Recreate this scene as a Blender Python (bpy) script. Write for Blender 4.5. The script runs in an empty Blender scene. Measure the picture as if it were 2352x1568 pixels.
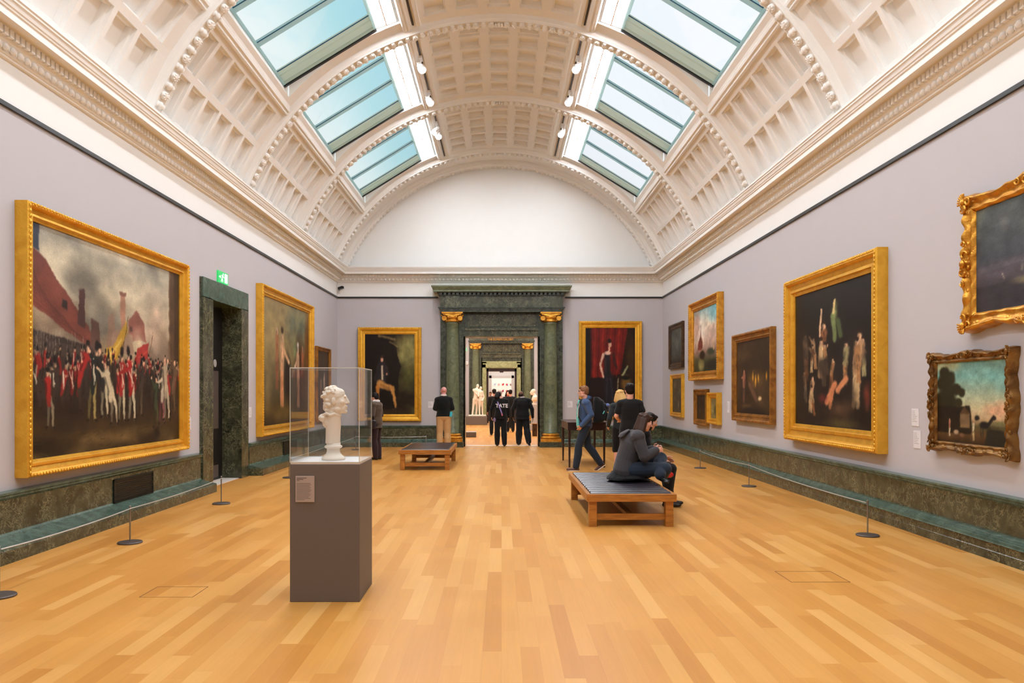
import bpy, math, random
import numpy as np
from mathutils import Vector as V, Matrix
random.seed(7); R_ = math.radians
sc = bpy.context.scene; COL = sc.collection
PI = math.pi
# ------------------------------------------------------------------ room sizes (metres)
XL, XR, YF, YB = -4.92, 4.82, 23.2, -5.2      # side walls, end wall, wall behind the visitor
XC, ZC, RR, RV = -0.05, 3.41, 4.97, 5.10      # vault circle: centre, rib radius, panel radius
HX, HY, FOC, EYE = 1152, 902, 1780.0, 1.6
def atp(px, py, Y):                            # a measured point of the photograph at distance Y
    return V(((px-HX)*Y/FOC, Y, EYE+(HY-py)*Y/FOC))
# ------------------------------------------------------------------ helpers
class MB:
    def __init__(s): s.v=[]; s.f=[]; s.mi=[]
    def add(s, vs, fs, mi=0):
        b=len(s.v); s.v+= [tuple(p) for p in vs]
        for f in fs: s.f.append(tuple(b+i for i in f)); s.mi.append(mi)
    def quad(s, a,b,c,d, mi=0): s.add([a,b,c,d],[(0,1,2,3)],mi)
    def box(s, x0,x1,y0,y1,z0,z1, mi=0):
        s.add([(x0,y0,z0),(x1,y0,z0),(x1,y1,z0),(x0,y1,z0),(x0,y0,z1),(x1,y0,z1),(x1,y1,z1),(x0,y1,z1)],
              [(0,3,2,1),(4,5,6,7),(0,1,5,4),(1,2,6,5),(2,3,7,6),(3,0,4,7)],mi)
    def bbox(s, x0,x1,y0,y1,z0,z1, b=0.004, mi=0):    # box with bevelled vertical and top edges
        pts=[]
        def ring(z, i):
            return [(x0+i+b,y0+i,z),(x1-i-b,y0+i,z),(x1-i,y0+i+b,z),(x1-i,y1-i-b,z),(x1-i-b,y1-i,z),(x0+i+b,y1-i,z),(x0+i,y1-i-b,z),(x0+i,y0+i+b,z)]
        for z,i in ((z0,b),(z0+b,0),(z1-b,0),(z1,b)): pts+=ring(z,i)
        fs=[tuple(range(7,-1,-1)), tuple(range(24,32))]
        for k in range(3):
            for j in range(8): fs.append((k*8+j,k*8+(j+1)%8,(k+1)*8+(j+1)%8,(k+1)*8+j))
        s.add(pts,fs,mi)
    def beam(s, p, q, w, h, up=V((0,0,1)), mi=0):
        p,q=V(p),V(q); d=(q-p).normalized(); r=d.cross(up)
        r = r.normalized() if r.length>1e-6 else V((1,0,0)); u=r.cross(d)
        c=[(-1,-1),(1,-1),(1,1),(-1,1)]
        vs=[p+r*a*w/2+u*b*h/2 for a,b in c]+[q+r*a*w/2+u*b*h/2 for a,b in c]
        s.add(vs,[(0,1,2,3),(7,6,5,4),(0,4,5,1),(1,5,6,2),(2,6,7,3),(3,7,4,0)],mi)
    def tube(s, pts, rad, n=8, mi=0, cap=True):
        pts=[V(p) for p in pts]; m=len(pts)
        rads = rad if isinstance(rad,(list,tuple)) else [rad]*m
        ref=V((0,0,1)); vs=[]
        for i in range(m):
            d=(pts[min(i+1,m-1)]-pts[max(i-1,0)]).normalized()
            r=d.cross(ref)
            if r.length<1e-3: r=d.cross(V((0,1,0)))
            r.normalize(); u=r.cross(d)
            vs+=[pts[i]+(r*math.cos(2*PI*k/n)+u*math.sin(2*PI*k/n))*rads[i] for k in range(n)]
        fs=[(i*n+k,i*n+(k+1)%n,(i+1)*n+(k+1)%n,(i+1)*n+k) for i in range(m-1) for k in range(n)]
        if cap: fs+=[tuple(range(n-1,-1,-1)), tuple(range((m-1)*n,m*n))]
        s.add(vs,fs,mi)
    def lathe(s, prof, c=(0,0,0), n=24, mi=0, sx=1, sy=1):
        c=V(c); vs=[]; m=len(prof)
        for r,z in prof: vs+=[c+V((r*sx*math.cos(2*PI*k/n),r*sy*math.sin(2*PI*k/n),z)) for k in range(n)]
        fs=[(i*n+k,i*n+(k+1)%n,(i+1)*n+(k+1)%n,(i+1)*n+k) for i in range(m-1) for k in range(n)]
        fs+=[tuple(range(n-1,-1,-1)), tuple(range((m-1)*n,m*n))]
        s.add(vs,fs,mi)
    def ell(s, c, rad, M=None, nu=10, nv=6, mi=0):
        c=V(c); vs=[]; M=M or Matrix.Identity(3)
        for j in range(1,nv):
            a=PI*j/nv
            for i in range(nu):
                b=2*PI*i/nu
                vs.append(c+M@V((rad[0]*math.sin(a)*math.cos(b),rad[1]*math.sin(a)*math.sin(b),rad[2]*math.cos(a))))
        t=len(vs); vs+=[c+M@V((0,0,rad[2])), c+M@V((0,0,-rad[2]))]
        fs=[]
        for j in range(nv-2):
            for i in range(nu): fs.append((j*nu+i,(j+1)*nu+i,(j+1)*nu+(i+1)%nu,j*nu+(i+1)%nu))
        for i in range(nu):
            fs.append((t,i,(i+1)%nu)); fs.append((t+1,(nv-2)*nu+(i+1)%nu,(nv-2)*nu+i))
        s.add(vs,fs,mi)
    def limb(s, p, r0, q, r1, n=12, fl=(1,1), side=None):
        p,q=V(p),V(q); d=(q-p); L=d.length
        if L<1e-5: return s.ell(p,(r0,)*3)
        d/=L; r=(side or V((1,0,0))); r=(r-d*r.dot(d))
        if r.length<1e-3: r=d.cross(V((0,1,0)))
        r.normalize(); u=d.cross(r); vs=[]; rings=[]
        for k in range(4):
            a=PI/2*k/4; rings.append((p-d*r0*math.cos(a), r0*math.sin(a)+1e-4))
        rings.append((p,r0)); rings.append((q,r1))
        for k in range(3,-1,-1):
            a=PI/2*k/4; rings.append((q+d*r1*math.cos(a), r1*math.sin(a)+1e-4))
        for c,rr in rings:
            vs+=[c+(r*math.cos(2*PI*k/n)*fl[0]+u*math.sin(2*PI*k/n)*fl[1])*rr for k in range(n)]
        m=len(rings)
        fs=[(i*n+k,i*n+(k+1)%n,(i+1)*n+(k+1)%n,(i+1)*n+k) for i in range(m-1) for k in range(n)]
        fs+=[tuple(range(n-1,-1,-1)), tuple(range((m-1)*n,m*n))]
        s.add(vs,fs)
    def loft(s, rings, n=16):                  # rings: (centre, right*rx, forward*ry)
        vs=[]; m=len(rings)
        for c,a,b in rings: vs+=[V(c)+a*math.cos(2*PI*k/n)+b*math.sin(2*PI*k/n) for k in range(n)]
        fs=[(i*n+k,i*n+(k+1)%n,(i+1)*n+(k+1)%n,(i+1)*n+k) for i in range(m-1) for k in range(n)]
        fs+=[tuple(range(n-1,-1,-1)), tuple(range((m-1)*n,m*n))]
        s.add(vs,fs)
    def mesh(s, name, smooth=False):
        me=bpy.data.meshes.new(name); me.from_pydata(s.v,[],s.f)
        if any(s.mi): me.polygons.foreach_set('material_index', s.mi)
        if smooth: me.polygons.foreach_set('use_smooth',[True]*len(me.polygons))
        me.update(); return me
    def build(s, name, mat, parent=None, smooth=False, voxel=None, sm=3, fix=False):
        me=s.mesh(name, smooth)
        if voxel: me=remesh(me, voxel, sm)
        for m in (mat if isinstance(mat,(list,tuple)) else [mat]): me.materials.append(m)
        if fix:
            import bmesh
            b=bmesh.new(); b.from_mesh(me); bmesh.ops.recalc_face_normals(b,faces=b.faces); b.to_mesh(me); b.free()
        o=bpy.data.objects.new(name, me); COL.objects.link(o)
        if parent: o.parent=parent
        return o
def remesh(me, voxel, sm=3):
    o=bpy.data.objects.new('tmp', me); COL.objects.link(o)
    m=o.modifiers.new('r','REMESH'); m.mode='VOXEL'; m.voxel_size=voxel; m.adaptivity=0
    if sm: k=o.modifiers.new('s','SMOOTH'); k.factor=0.5; k.iterations=sm
    dg=bpy.context.evaluated_depsgraph_get()
    n=bpy.data.meshes.new_from_object(o.evaluated_get(dg)); n.materials.clear()
    n.polygons.foreach_set('use_smooth',[True]*len(n.polygons))
    bpy.data.objects.remove(o); bpy.data.meshes.remove(me); return n
def tag(o, label=None, cat=None, group=None, kind=None):
    for k,v in (('label',label),('category',cat),('group',group),('kind',kind)):
        if v: o[k]=v
    return o
def empty(name, loc=(0,0,0), rz=0, **kw):
    o=bpy.data.objects.new(name,None); COL.objects.link(o); o.location=loc; o.rotation_euler=(0,0,rz); o.empty_display_size=.1
    return tag(o, **kw)
def struct(mb, name, mat, parent=None, **kw):
    o=mb.build(name, mat, parent, **kw)
    if not parent: o['kind']='structure'
    return o
def copy_tree(o, loc=None, rz=None, parent=None, label=None, group=None):
    c=o.copy(); COL.objects.link(c)
    if parent: c.parent=parent
    if loc is not None: c.location=loc
    if rz is not None: c.rotation_euler=(0,0,rz)
    if label: c['label']=label
    if group: c['group']=group
    for ch in list(o.children): copy_tree(ch, parent=c)
    return c
# ------------------------------------------------------------------ materials
def lin(c): return tuple(((x/12.92) if x<=.04045 else ((x+.055)/1.055)**2.4) for x in c)
def S(r,g,b): return lin((r/255,g/255,b/255))
def newmat(name):
    m=bpy.data.materials.new(name); m.use_nodes=True; nt=m.node_tree; return m, nt, nt.nodes['Principled BSDF'], nt.nodes, nt.links
def pmat(name, col, rough=.5, metal=0, noise=0, nscale=20, bump=0, bscale=60, spec=.5, coat=0, sheen=0):
    m,nt,b,N,L=newmat(name)
    b.inputs['Base Color'].default_value=(*col,1); b.inputs['Roughness'].default_value=rough; b.inputs['Metallic'].default_value=metal
    b.inputs['Specular IOR Level'].default_value=spec; b.inputs['Coat Weight'].default_value=coat
    b.inputs['Sheen Weight'].default_value=sheen
    tc=N.new('ShaderNodeTexCoord')
    n=N.new('ShaderNodeTexNoise'); n.inputs['Scale'].default_value=nscale; n.inputs['Detail'].default_value=4
    L.new(tc.outputs['Object'],n.inputs['Vector'])
    mx=N.new('ShaderNodeMix'); mx.data_type='RGBA'
    k=noise if noise else .03
    mx.inputs[6].default_value=(*[c*(1-k) for c in col],1); mx.inputs[7].default_value=(*[min(1,c*(1+k)) for c in col],1)
    L.new(n.outputs['Fac'],mx.inputs[0]); L.new(mx.outputs[2],b.inputs['Base Color'])
    if bump:
        n2=N.new('ShaderNodeTexNoise'); n2.inputs['Scale'].default_value=bscale; n2.inputs['Detail'].default_value=3
        L.new(tc.outputs['Object'],n2.inputs['Vector'])
        bp=N.new('ShaderNodeBump'); bp.inputs['Strength'].default_value=bump; bp.inputs['Distance'].default_value=.01
        L.new(n2.outputs['Fac'],bp.inputs['Height']); L.new(bp.outputs[0],b.inputs['Normal'])
    return m
def emat(name, col, st):
    m,nt,b,N,L=newmat(name)
    b.inputs['Base Color'].default_value=(*col,1); b.inputs['Emission Color'].default_value=(*col,1); b.inputs['Emission Strength'].default_value=st
    return m
def marble(name, dark, mid, vein, scale=1.0, vein_amt=.5, rough=.22):
    m,nt,b,N,L=newmat(name)
    tc=N.new('ShaderNodeTexCoord')
    n=N.new('ShaderNodeTexNoise'); n.inputs['Scale'].default_value=3.2*scale; n.inputs['Detail'].default_value=7; n.inputs['Roughness'].default_value=.68; n.inputs['Distortion'].default_value=1.2
    L.new(tc.outputs['Object'],n.inputs['Vector'])
    r=N.new('ShaderNodeValToRGB'); e=r.color_ramp.elements; e[0].position=.32; e[0].color=(*dark,1); e[1].position=.68; e[1].color=(*mid,1)
    L.new(n.outputs['Fac'],r.inputs[0])
    add=N.new('ShaderNodeMix'); add.data_type='RGBA'; add.blend_type='ADD'; add.inputs[0].default_value=.55
    L.new(tc.outputs['Object'],add.inputs[6]); L.new(n.outputs['Color'],add.inputs[7])
    vo=N.new('ShaderNodeTexVoronoi'); vo.feature='DISTANCE_TO_EDGE'; vo.inputs['Scale'].default_value=11*scale
    L.new(add.outputs[2],vo.inputs['Vector'])
    vr=N.new('ShaderNodeValToRGB'); e=vr.color_ramp.elements; e[0].position=0; e[0].color=(1,1,1,1); e[1].position=.055; e[1].color=(0,0,0,1)
    L.new(vo.outputs['Distance'],vr.inputs[0])
    n3=N.new('ShaderNodeTexNoise'); n3.inputs['Scale'].default_value=5*scale; L.new(tc.outputs['Object'],n3.inputs['Vector'])
    m3=N.new('ShaderNodeMapRange'); m3.inputs[1].default_value=.38; m3.inputs[2].default_value=.55; L.new(n3.outputs['Fac'],m3.inputs[0])
    mu=N.new('ShaderNodeMath'); mu.operation='MULTIPLY'; L.new(vr.outputs[0],mu.inputs[0]); L.new(m3.outputs[0],mu.inputs[1])
    mu2=N.new('ShaderNodeMath'); mu2.operation='MULTIPLY'; mu2.inputs[1].default_value=vein_amt; L.new(mu.outputs[0],mu2.inputs[0])
    mx=N.new('ShaderNodeMix'); mx.data_type='RGBA'; mx.inputs[7].default_value=(*vein,1)
    L.new(mu2.outputs[0],mx.inputs[0]); L.new(r.outputs[0],mx.inputs[6]); L.new(mx.outputs[2],b.inputs['Base Color'])
    b.inputs['Roughness'].default_value=rough
    return m
def glassmat(name, tint, gloss=1.0):
    m,nt,b,N,L=newmat(name); N.remove(b)
    t=N.new('ShaderNodeBsdfTransparent'); t.inputs[0].default_value=(*tint,1)
    g=N.new('ShaderNodeBsdfGlossy'); g.inputs['Roughness'].default_value=.03; g.inputs[0].default_value=(gloss,gloss,gloss,1)
    lw=N.new('ShaderNodeLayerWeight'); lw.inputs[0].default_value=.5
    pw=N.new('ShaderNodeMath'); pw.operation='POWER'; pw.inputs[1].default_value=4.5; L.new(lw.outputs['Facing'],pw.inputs[0])
    f=N.new('ShaderNodeMath'); f.operation='MULTIPLY_ADD'; f.inputs[1].default_value=.7; f.inputs[2].default_value=.035; L.new(pw.outputs[0],f.inputs[0])
    mx=N.new('ShaderNodeMixShader'); L.new(f.outputs[0],mx.inputs[0]); L.new(t.outputs[0],mx.inputs[1]); L.new(g.outputs[0],mx.inputs[2])
    L.new(mx.outputs[0],N['Material Output'].inputs[0]); return m
def transmat(name,col,amt=.5):
    m,nt,b,N,L=newmat(name); N.remove(b)
    d=N.new('ShaderNodeBsdfDiffuse'); d.inputs[0].default_value=(*col,1); t=N.new('ShaderNodeBsdfTranslucent'); t.inputs[0].default_value=(*col,1)
    mx=N.new('ShaderNodeMixShader'); mx.inputs[0].default_value=amt; L.new(d.outputs[0],mx.inputs[1]); L.new(t.outputs[0],mx.inputs[2]); L.new(mx.outputs[0],N['Material Output'].inputs[0]); return m
def floormat():
    m,nt,b,N,L=newmat('beech_boards')
    def math_(op,a,b_=None):
        n=N.new('ShaderNodeMath'); n.operation=op
        for i,x in ((0,a),(1,b_)):
            if x is None: continue
            if isinstance(x,(int,float)): n.inputs[i].default_value=x
            else: L.new(x,n.inputs[i])
        return n.outputs[0]
    tc=N.new('ShaderNodeTexCoord'); sp=N.new('ShaderNodeSeparateXYZ'); L.new(tc.outputs['Object'],sp.inputs[0])
    u=math_('DIVIDE',sp.outputs[0],.118); col=math_('FLOOR',u)
    w1=N.new('ShaderNodeTexWhiteNoise'); w1.noise_dimensions='1D'; L.new(col,w1.inputs['W'])
    v=math_('DIVIDE',math_('ADD',sp.outputs[1],math_('MULTIPLY',w1.outputs['Value'],9.7)),math_('ADD',math_('MULTIPLY',w1.outputs['Value'],.7),.95)); row=math_('FLOOR',v)
    cv=N.new('ShaderNodeCombineXYZ'); L.new(col,cv.inputs[0]); L.new(row,cv.inputs[1])
    w2=N.new('ShaderNodeTexWhiteNoise'); w2.noise_dimensions='2D'; L.new(cv.outputs[0],w2.inputs['Vector'])
    r=N.new('ShaderNodeValToRGB'); r.color_ramp.interpolation='LINEAR'
    e=r.color_ramp.elements; e[0].position=0; e[0].color=(*S(201,136,60),1); e[1].position=1; e[1].color=(*S(228,172,98),1)
    for p,c in ((.15,S(210,146,68)),(.5,S(216,154,76)),(.85,S(222,163,86))):
        q=e.new(p); q.color=(*c,1)
    L.new(w2.outputs['Value'],r.inputs[0])
    mp=N.new('ShaderNodeMapping'); mp.inputs['Scale'].default_value=(38,1.6,1); L.new(tc.outputs['Object'],mp.inputs[0])
    off=N.new('ShaderNodeVectorMath'); off.operation='ADD'; L.new(mp.outputs[0],off.inputs[0]); L.new(w2.outputs['Color'],off.inputs[1])
    g=N.new('ShaderNodeTexNoise'); g.inputs['Scale'].default_value=1.0; g.inputs['Detail'].default_value=5; g.inputs['Distortion'].default_value=.6; L.new(off.outputs[0],g.inputs['Vector'])
    g2=N.new('ShaderNodeTexNoise'); g2.inputs['Scale'].default_value=1.6; g2.inputs['Detail'].default_value=3; L.new(tc.outputs['Object'],g2.inputs['Vector'])
    gg=math_('ADD',math_('MULTIPLY',g.outputs['Fac'],.16),math_('ADD',math_('MULTIPLY',g2.outputs['Fac'],.14),.85))
    fu=math_('FRACT',u); fv=math_('FRACT',v)
    eu=math_('MINIMUM',fu,math_('SUBTRACT',1,fu)); ev=math_('MINIMUM',fv,math_('SUBTRACT',1,fv))
    seam=math_('MINIMUM',math_('DIVIDE',eu,.012),math_('DIVIDE',ev,.0013)); seam=math_('MINIMUM',seam,1.0)
    seam=math_('ADD',math_('MULTIPLY',seam,.16),.84)
    sc_=N.new('ShaderNodeVectorMath'); sc_.operation='SCALE'; L.new(r.outputs[0],sc_.inputs[0]); L.new(math_('MULTIPLY',gg,seam),sc_.inputs['Scale'])
    L.new(sc_.outputs[0],b.inputs['Base Color'])
    b.inputs['Roughness'].default_value=.36; b.inputs['Specular IOR Level'].default_value=.32
    rr=math_('ADD',math_('MULTIPLY',g2.outputs['Fac'],.16),.27); L.new(rr,b.inputs['Roughness'])
    return m
def gold(name, col, dk, rough=.34, metal=.8):
    m,nt,b,N,L=newmat(name)
    tc=N.new('ShaderNodeTexCoord'); n=N.new('ShaderNodeTexNoise'); n.inputs['Scale'].default_value=6; n.inputs['Detail'].default_value=6; n.inputs['Distortion'].default_value=.8
    L.new(tc.outputs['Object'],n.inputs['Vector'])
    r=N.new('ShaderNodeValToRGB'); e=r.color_ramp.elements; e[0].position=.25; e[0].color=(*dk,1); e[1].position=.62; e[1].color=(*col,1)
    L.new(n.outputs['Fac'],r.inputs[0]); L.new(r.outputs[0],b.inputs['Base Color'])
    b.inputs['Metallic'].default_value=metal; b.inputs['Roughness'].default_value=rough
    bp=N.new('ShaderNodeBump'); bp.inputs['Strength'].default_value=.35; bp.inputs['Distance'].default_value=.01
    n2=N.new('ShaderNodeTexNoise'); n2.inputs['Scale'].default_value=45; L.new(tc.outputs['Object'],n2.inputs['Vector']); L.new(n2.outputs['Fac'],bp.inputs['Height']); L.new(bp.outputs[0],b.inputs['Normal'])
    return m
def woodmat(name, a, c, rough=.4):
    m,nt,b,N,L=newmat(name)
    tc=N.new('ShaderNodeTexCoord'); mp=N.new('ShaderNodeMapping'); mp.inputs['Scale'].default_value=(2,14,14); L.new(tc.outputs['Object'],mp.inputs[0])
    n=N.new('ShaderNodeTexNoise'); n.inputs['Scale'].default_value=2.5; n.inputs['Detail'].default_value=5; L.new(mp.outputs[0],n.inputs['Vector'])
    r=N.new('ShaderNodeValToRGB'); e=r.color_ramp.elements; e[0].position=.3; e[0].color=(*a,1); e[1].position=.7; e[1].color=(*c,1)
    L.new(n.outputs['Fac'],r.inputs[0]); L.new(r.outputs[0],b.inputs['Base Color']); b.inputs['Roughness'].default_value=rough
    return m
def paintmat(name, rough=.42):
    m,nt,b,N,L=newmat(name)
    a=N.new('ShaderNodeAttribute'); a.attribute_name='paint'
    tc=N.new('ShaderNodeTexCoord'); n=N.new('ShaderNodeTexNoise'); n.inputs['Scale'].default_value=55; n.inputs['Detail'].default_value=3
    L.new(tc.outputs['Object'],n.inputs['Vector'])
    mr=N.new('ShaderNodeMapRange'); mr.inputs[3].default_value=.72; mr.inputs[4].default_value=1.28; L.new(n.outputs['Fac'],mr.inputs[0])
    s=N.new('ShaderNodeVectorMath'); s.operation='SCALE'; L.new(a.outputs['Color'],s.inputs[0]); L.new(mr.outputs[0],s.inputs['Scale'])
    L.new(s.outputs[0],b.inputs['Base Color']); b.inputs['Roughness'].default_value=rough; b.inputs['Specular IOR Level'].default_value=.25
    return m
M=dict(
 wall=pmat('wall_paint',S(199,195,199),.85,noise=.02,nscale=2,spec=.2),
 cream=pmat('cream_plaster',S(248,248,246),.8,noise=.015,nscale=3,spec=.2),
 plaster=pmat('vault_plaster',S(250,248,244),.75,noise=.02,nscale=6,spec=.2),
 floor=floormat(),
 marble=marble('green_marble',S(36,40,30),S(84,86,64),S(168,164,128),1.0,.75),
 marble_lt=marble('green_marble_shaft',S(74,84,62),S(124,132,102),S(160,164,130),1.5,.35,.28),
 marble_dk=marble('green_marble_dark',S(22,26,20),S(66,74,58),S(150,156,130),2.0,.6,.26),
 ledge=marble('ledge_marble',S(50,70,60),S(92,114,100),S(160,174,156),1.5,.35,.2),
 marble_yl=marble('yellow_green_marble',S(120,128,84),S(186,188,140),S(220,215,170),2.0,.4,.3),
 black=pmat('black_rail',S(14,14,15),.4),
 gold=gold('bright_gilding',S(246,190,66),S(224,162,46),.36,.6),
 gold2=gold('warm_gilding',S(232,170,66),S(184,116,30),.34,.7),
 golddk=gold('aged_gilding',S(150,108,52),S(78,46,18),.42,.6),
 oak=gold('oak_gilding',S(176,120,50),S(110,66,22),.42,.5),
 darkframe=gold('dark_bronzed_gilding',S(88,62,38),S(34,24,16),.4,.4),
 sidewood=pmat('frame_side_wood',S(64,40,18),.6),
 paint=paintmat('oil_paint'),
 bench=woodmat('bench_oak',S(150,92,30),S(190,126,52),.42),
 leather=pmat('dark_leather',S(42,36,44),.28,noise=.15,spec=.6),
 plinth=pmat('plinth_paint',S(106,95,87),.6,noise=.02),
 white=pmat('white_paint',S(236,232,230),.5),
 greystone=pmat('pale_grey_paint',S(176,172,170),.6),
 stone=pmat('pale_stone',S(226,216,206),.45,noise=.05,nscale=8),
 bust=pmat('marble_bust',S(240,226,208),.42,noise=.04,nscale=14,spec=.4),
 darkwood=pmat('dark_mahogany',S(44,18,18),.3,noise=.2,spec=.6),
 doorblack=pmat('dark_door',S(20,16,16),.45),
 plate=pmat('kick_plate',S(104,92,86),.38,metal=.3),
 steel=pmat('brushed_steel',S(150,145,142),.32,metal=.8),
 disc=pmat('grey_cast_disc',S(92,84,82),.45,metal=.4),
 wire=pmat('barrier_wire',S(220,222,224),.3,metal=.7),
 glass=glassmat('case_glass',(.985,.99,.99)),
 gedge=pmat('glass_edge',S(214,214,208),.25,spec=.6),
 skyglass=glassmat('skylight_glass',(.97,.985,.99),.6),
 bar=transmat('skylight_bar',S(216,236,236),.62),
 barline=pmat('blind_edge',S(20,84,110),.5),
 slat=transmat('blind_slat',S(232,238,228),.68),
 lamp=emat('fluorescent_diffuser',(.935,.98,1.045),1),
 lampjoint=pmat('lamp_joint',S(230,170,130),.5),
 spotwhite=pmat('white_enamel',S(244,242,240),.35),
 spotlens=emat('spot_lens',(1,.96,.9),6),
 slot=pmat('track_slot',S(60,48,40),.6),
 label=pmat('label_card',S(232,230,234),.5),
 plabel=pmat('plinth_label_card',S(176,158,148),.45),
 ink=pmat('ink',S(70,64,66),.6),
 vent=pmat('vent_metal',S(26,34,30),.45,metal=.4),
 skin=pmat('skin',S(226,168,144),.5,noise=.05),
 skindk=pmat('dark_skin',S(120,76,58),.5),
)
# ------------------------------------------------------------------ floor and walls
f=MB(); f.box(-5.6,5.6,YB-.3,23.45,-.1,0); struct(f,'floor',M['floor'])
f=MB(); f.box(-1.09,1.09,23.45,23.75,-.1,.002); struct(f,'trim_1',M['stone'])
f=MB(); f.box(-5.6,5.6,23.75,66,-.1,0); struct(f,'floor.001',M['floor'])
ZR, ZCOR = 4.45, 4.92
DY0, DY1, DZ = 13.07, 14.52, 3.18            # opening of the side door
def wall_grid(name, boxes, mat): 
    w=MB(); [w.box(*b) for b in boxes]; return struct(w,name,mat)
wall_grid('wall_left',[(XL-.5,XL,YB,DY0,0,ZR),(XL-.5,XL,DY1,YF+.5,0,ZR),(XL-.5,XL,DY0,DY1,DZ,ZR)],M['wall'])
wall_grid('wall_right',[(XR,XR+.5,YB,YF+.5,0,ZR)],M['wall'])
wall_grid('wall_end',[(XL,-1.09,YF,YF+.55,0,ZR),(1.09,XR,YF,YF+.55,0,ZR),(-1.09,1.09,YF,YF+.55,3.28,ZR)],M['wall'])
wall_grid('wall_back',[(XL,XR,YB-.5,YB,0,ZR)],M['wall'])
wall_grid('wall_left_upper',[(XL-.5,XL,YB,YF+.5,ZR,5.6)],M['cream'])
wall_grid('wall_right_upper',[(XR,XR+.5,YB,YF+.5,ZR,5.6)],M['cream'])
def lunette(name,y):
    m_=MB(); ks=[-R_(66)+R_(132)*i/40 for i in range(41)]
    ft=[(XC+5.06*math.sin(k),y,ZC+5.06*math.cos(k)) for k in ks]; bk=[(a_,y+.12,c_) for a_,b_,c_ in ft]
    for i in range(40):
        for P_ in (ft,bk): m_.quad(P_[i],P_[i+1],(P_[i+1][0],P_[i+1][1],5.2),(P_[i][0],P_[i][1],5.2))
        m_.quad(ft[i],ft[i+1],bk[i+1],bk[i])
    o=struct(m_,name,M['cream']); return o
wall_grid('wall_end_upper',[(XL,XR,YF,YF+.5,ZR,5.45)],M['cream']); lunette('wall_end_lunette',YF-.002)
wall_grid('wall_back_upper',[(XL,XR,YB-.5,YB,ZR,5.45)],M['cream']); lunette('wall_back_lunette',YB)
# a profile (projection, height) swept round left wall, end wall, right wall with mitred corners
def sweep(prof, name, mat, parts=('L','E','R'), y0=YB, yf=YF, gapE=None, gapL=None, smooth=False, parent=None):
    mb=MB()
    def strip(fn, ts):
        for a,b in zip(ts[:-1],ts[1:]):
            for (p,z),(q,w) in zip(prof[:-1],prof[1:]):
                mb.quad(fn(a,p,z),fn(b,p,z),fn(b,q,w),fn(a,q,w))
    def cap(fn,t,rev=False):
        pts=[fn(t,p,z) for p,z in prof]; pts=pts+[fn(t,0,prof[-1][1]),fn(t,0,prof[0][1])]
        mb.add(pts,[tuple(range(len(pts)))])
    L=lambda t,p,z:(XL+p, (yf-p) if t=='c' else t, z)
    Rr=lambda t,p,z:(XR-p, (yf-p) if t=='c' else t, z)
    E=lambda t,p,z:((XL+p) if t=='a' else (XR-p) if t=='b' else t, yf-p, z)
    if 'L' in parts:
        if gapL: strip(L,[y0,gapL[0]]); cap(L,gapL[0]); strip(L,[gapL[1],'c']); cap(L,gapL[1])
        else: strip(L,[y0,'c'])
    if 'R' in parts: strip(Rr,[y0,'c'])
    if 'E' in parts:
        if gapE: strip(E,['a',gapE[0]]); cap(E,gapE[0]); strip(E,[gapE[1],'b']); cap(E,gapE[1])
        else: strip(E,['a','b'])
    return struct(mb,name,mat,parent,fix=False)
# marble dado: capping, field, ledge, riser
GE=(-1.82,1.82); GL=(12.55,14.98)
sweep([(.0,.63),(.085,.62),(.085,.60),(.07,.585),(.07,.57),(.05,.55),(.045,.545)],'trim_2',M['ledge'],gapE=GE,gapL=GL)
sweep([(.045,.545),(.045,.22)],'baseboard_side',M['marble'],('L','E'),gapE=GE,gapL=GL)
sweep([(.045,.545),(.045,.26)],'baseboard_right',M['marble'],('R',))
sweep([(.045,.22),(.06,.2),(.1,.19),(.24,.15),(.26,.145),(.30,.14)],'trim_3',M['ledge'],('L','E'),gapE=GE,gapL=GL)
sweep([(.30,.14),(.31,.12),(.31,0)],'baseboard_side.001',M['marble'],('L','E'),gapE=GE,gapL=GL)
sweep([(.045,.26),(.06,.262),(.06,.25),(.075,.252),(.08,.238),(.095,.238),(.10,.222),(.115,.222),(.12,.205),(.14,.205),(.145,.18),(.15,.17)],'trim_4',M['ledge'],('R',))
sweep([(.15,.17),(.125,.16),(.125,.09),(.13,.085),(.13,0)],'baseboard_right.001',M['marble'],('R',))
# black picture rail
sweep([(0,ZR-.02),(.03,ZR-.02),(.03,ZR+.025),(0,ZR+.025)],'trim_5',M['black'],gapE=(-1.9,1.9))
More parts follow.
